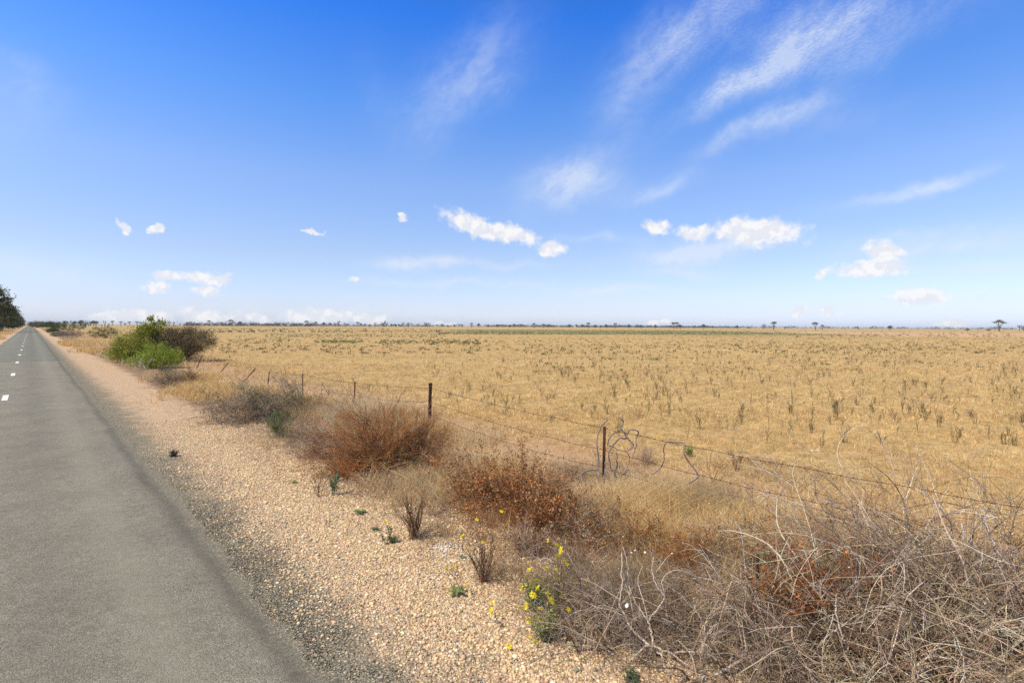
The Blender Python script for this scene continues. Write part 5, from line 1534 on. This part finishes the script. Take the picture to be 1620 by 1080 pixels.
shade = g.m('SUBTRACT', g.noise(ae_up, 48, 5, .58), fb_)  # painted cloud shading: noise slope stands in for light from above
# thin high cloud
cir = [(770, 105, 75, 34, 35, .34), (715, 140, 95, 30, 50, .24), (680, 190, 50, 40, 60, .12), (1075, 55, 130, 30, 42, .42), (1010, 120, 80, 24, 52, .26), (1140, 20, 90, 30, 20, .25), (1000, 200, 90, 26, 55, .12),
       (1200, 110, 130, 17, 33, .5), (1290, 55, 120, 22, 30, .42), (1130, 155, 50, 14, 35, .35), (1340, 30, 170, 26, 12, .34), (1300, 85, 150, 20, 14, .3), (1270, 120, 120, 18, 12, .22), (1165, 215, 60, 11, 26, .55), (1230, 192, 80, 15, 22, .5), (1310, 185, 90, 22, 10, .2), (880, 292, 50, 22, 15, .6), (925, 285, 60, 26, 0, .55), (935, 255, 40, 20, 20, .2), (1045, 298, 50, 10, 20, .6), (1500, 287, 60, 8, 13, .85), (1440, 302, 60, 7, 15, .5), (1370, 318, 70, 7, 14, .25),
       (30, 110, 60, 26, -10, .24), (20, 145, 70, 30, -12, .16), (10, 190, 60, 40, 0, .08), (1085, 402, 62, 12, 4, .9), (1130, 395, 100, 10, 5, .35), (660, 415, 60, 7, 0, .65), (760, 421, 120, 5, 0, .35), (700, 446, 110, 5, 0, .45), (860, 449, 60, 4, 0, .25), (975, 459, 100, 5, 0, .65), (1170, 462, 60, 4, 0, .35), (60, 420, 110, 18, -8, .3), (1530, 385, 130, 14, 6, .5), (1450, 375, 100, 8, 8, .3), (1570, 425, 120, 10, 4, .5), (1440, 400, 100, 10, 4, .25), (950, 380, 70, 6, 0, .3), (1080, 430, 60, 6, 0, .45), (590, 150, 30, 50, 0, .08), (1560, 470, 90, 4, 0, .25), (820, 497, 600, 10, 0, .35), (650, 480, 300, 10, 0, .18)]
f1 = N(nt, 'ShaderNodeMapping', vector_type='TEXTURE'); f1.inputs['Rotation'].default_value = (0, 0, radians(30)); f1.inputs['Scale'].default_value = (1.0, .5, 1); g.put(f1.inputs['Vector'], g.v('ADD', ae, g.v('SCALE', g.noise(ae, 9, 3, .6, True), None, .05)))
fib = g.noise(f1.outputs[0], 14, 8, .68)
f2 = N(nt, 'ShaderNodeMapping', vector_type='TEXTURE'); f2.inputs['Rotation'].default_value = (0, 0, radians(6)); f2.inputs['Scale'].default_value = (1, .35, 1); g.put(f2.inputs['Vector'], ae);
wc = g.v('ADD', ae, g.v('SCALE', g.v('SUBTRACT', g.noise(ae, 7, 4, .65, True), (.5, .5, .5)), None, .07))
tot = None
for (x, y, rx, ry, ro, am) in cir:
    # elongations near the top of the view are given along the streak
    b = blob(x, y, rx * 1.05, ry * (1.35 if y < 330 else 1.25), ro, wc); am = am * (1.0 if y < 330 else 1.45)
    d2 = g.v('DOT_PRODUCT', b, b)
    e_ = g.m('MULTIPLY', g.m('EXPONENT', g.m('MULTIPLY', d2, -1.0)), am)
    tot = e_ if tot is None else g.m('ADD', tot, e_)
cirr = g.m('MULTIPLY', tot, g.ss(fib, .3, .7, .45, 1.25))
rmask = g.m('MULTIPLY', g.ss(el_, .3, .42), g.ss(az_, .15, .4))
cirr = g.m('MULTIPLY', cirr, g.m('ADD', 1.0, g.m('MULTIPLY', rmask, g.ss(g.noise(f2.outputs[0], 130, 3, .6), .35, .65, -.18, .2))), None, True)
inv = 1 / k_ / .1
whi = tuple(c * inv for c in (.80, .86, .97))
col = g.mix(g.m('MULTIPLY', cirr, .62), skyc, whi)
top = tuple(c * inv for c in (.98, .965, .97)); low = tuple(c * inv for c in (.70, .75, .86))
ccol = g.mix(g.ss(shade, -.05, .10), low, top)
ccol = g.mix(.45, ccol, top)
col = g.mix(g.m('MULTIPLY', cden, g.ss(el_, .0, .12, .85, .95)), col, ccol)
g.put(bg.inputs[0], col); bg.inputs[1].default_value = .1
w.cycles.sampling_method = 'MANUAL'; w.cycles.sample_map_resolution = 512

vs = SC.view_settings
vs.view_transform = 'Standard'; vs.look = 'None'; vs.gamma = 1; vs.exposure = EXPO; vs.use_curve_mapping = False
SC.render.engine = 'CYCLES'
SC.cycles.max_bounces = 5; SC.cycles.diffuse_bounces = 3; SC.cycles.glossy_bounces = 2; SC.cycles.transmission_bounces = 3
SC.cycles.use_denoising = False
SC.render.film_transparent = False

# ------------------------------------------------------------------ air
mb = MB(); mb.box((-6600, -6600, -1.0), (6600, 6600, 22.0), (1, 1, 1))
m, nt, out = new_mat('pale air')
pv = N(nt, 'ShaderNodeVolumePrincipled', inp={'Density': 8e-5, 'Anisotropy': 0.0})
pv.inputs['Color'].default_value = (.86, .92, .97, 1)
nt.links.new(pv.outputs[0], out.inputs['Volume'])
tag(mb.build('haze', m), kind='stuff')
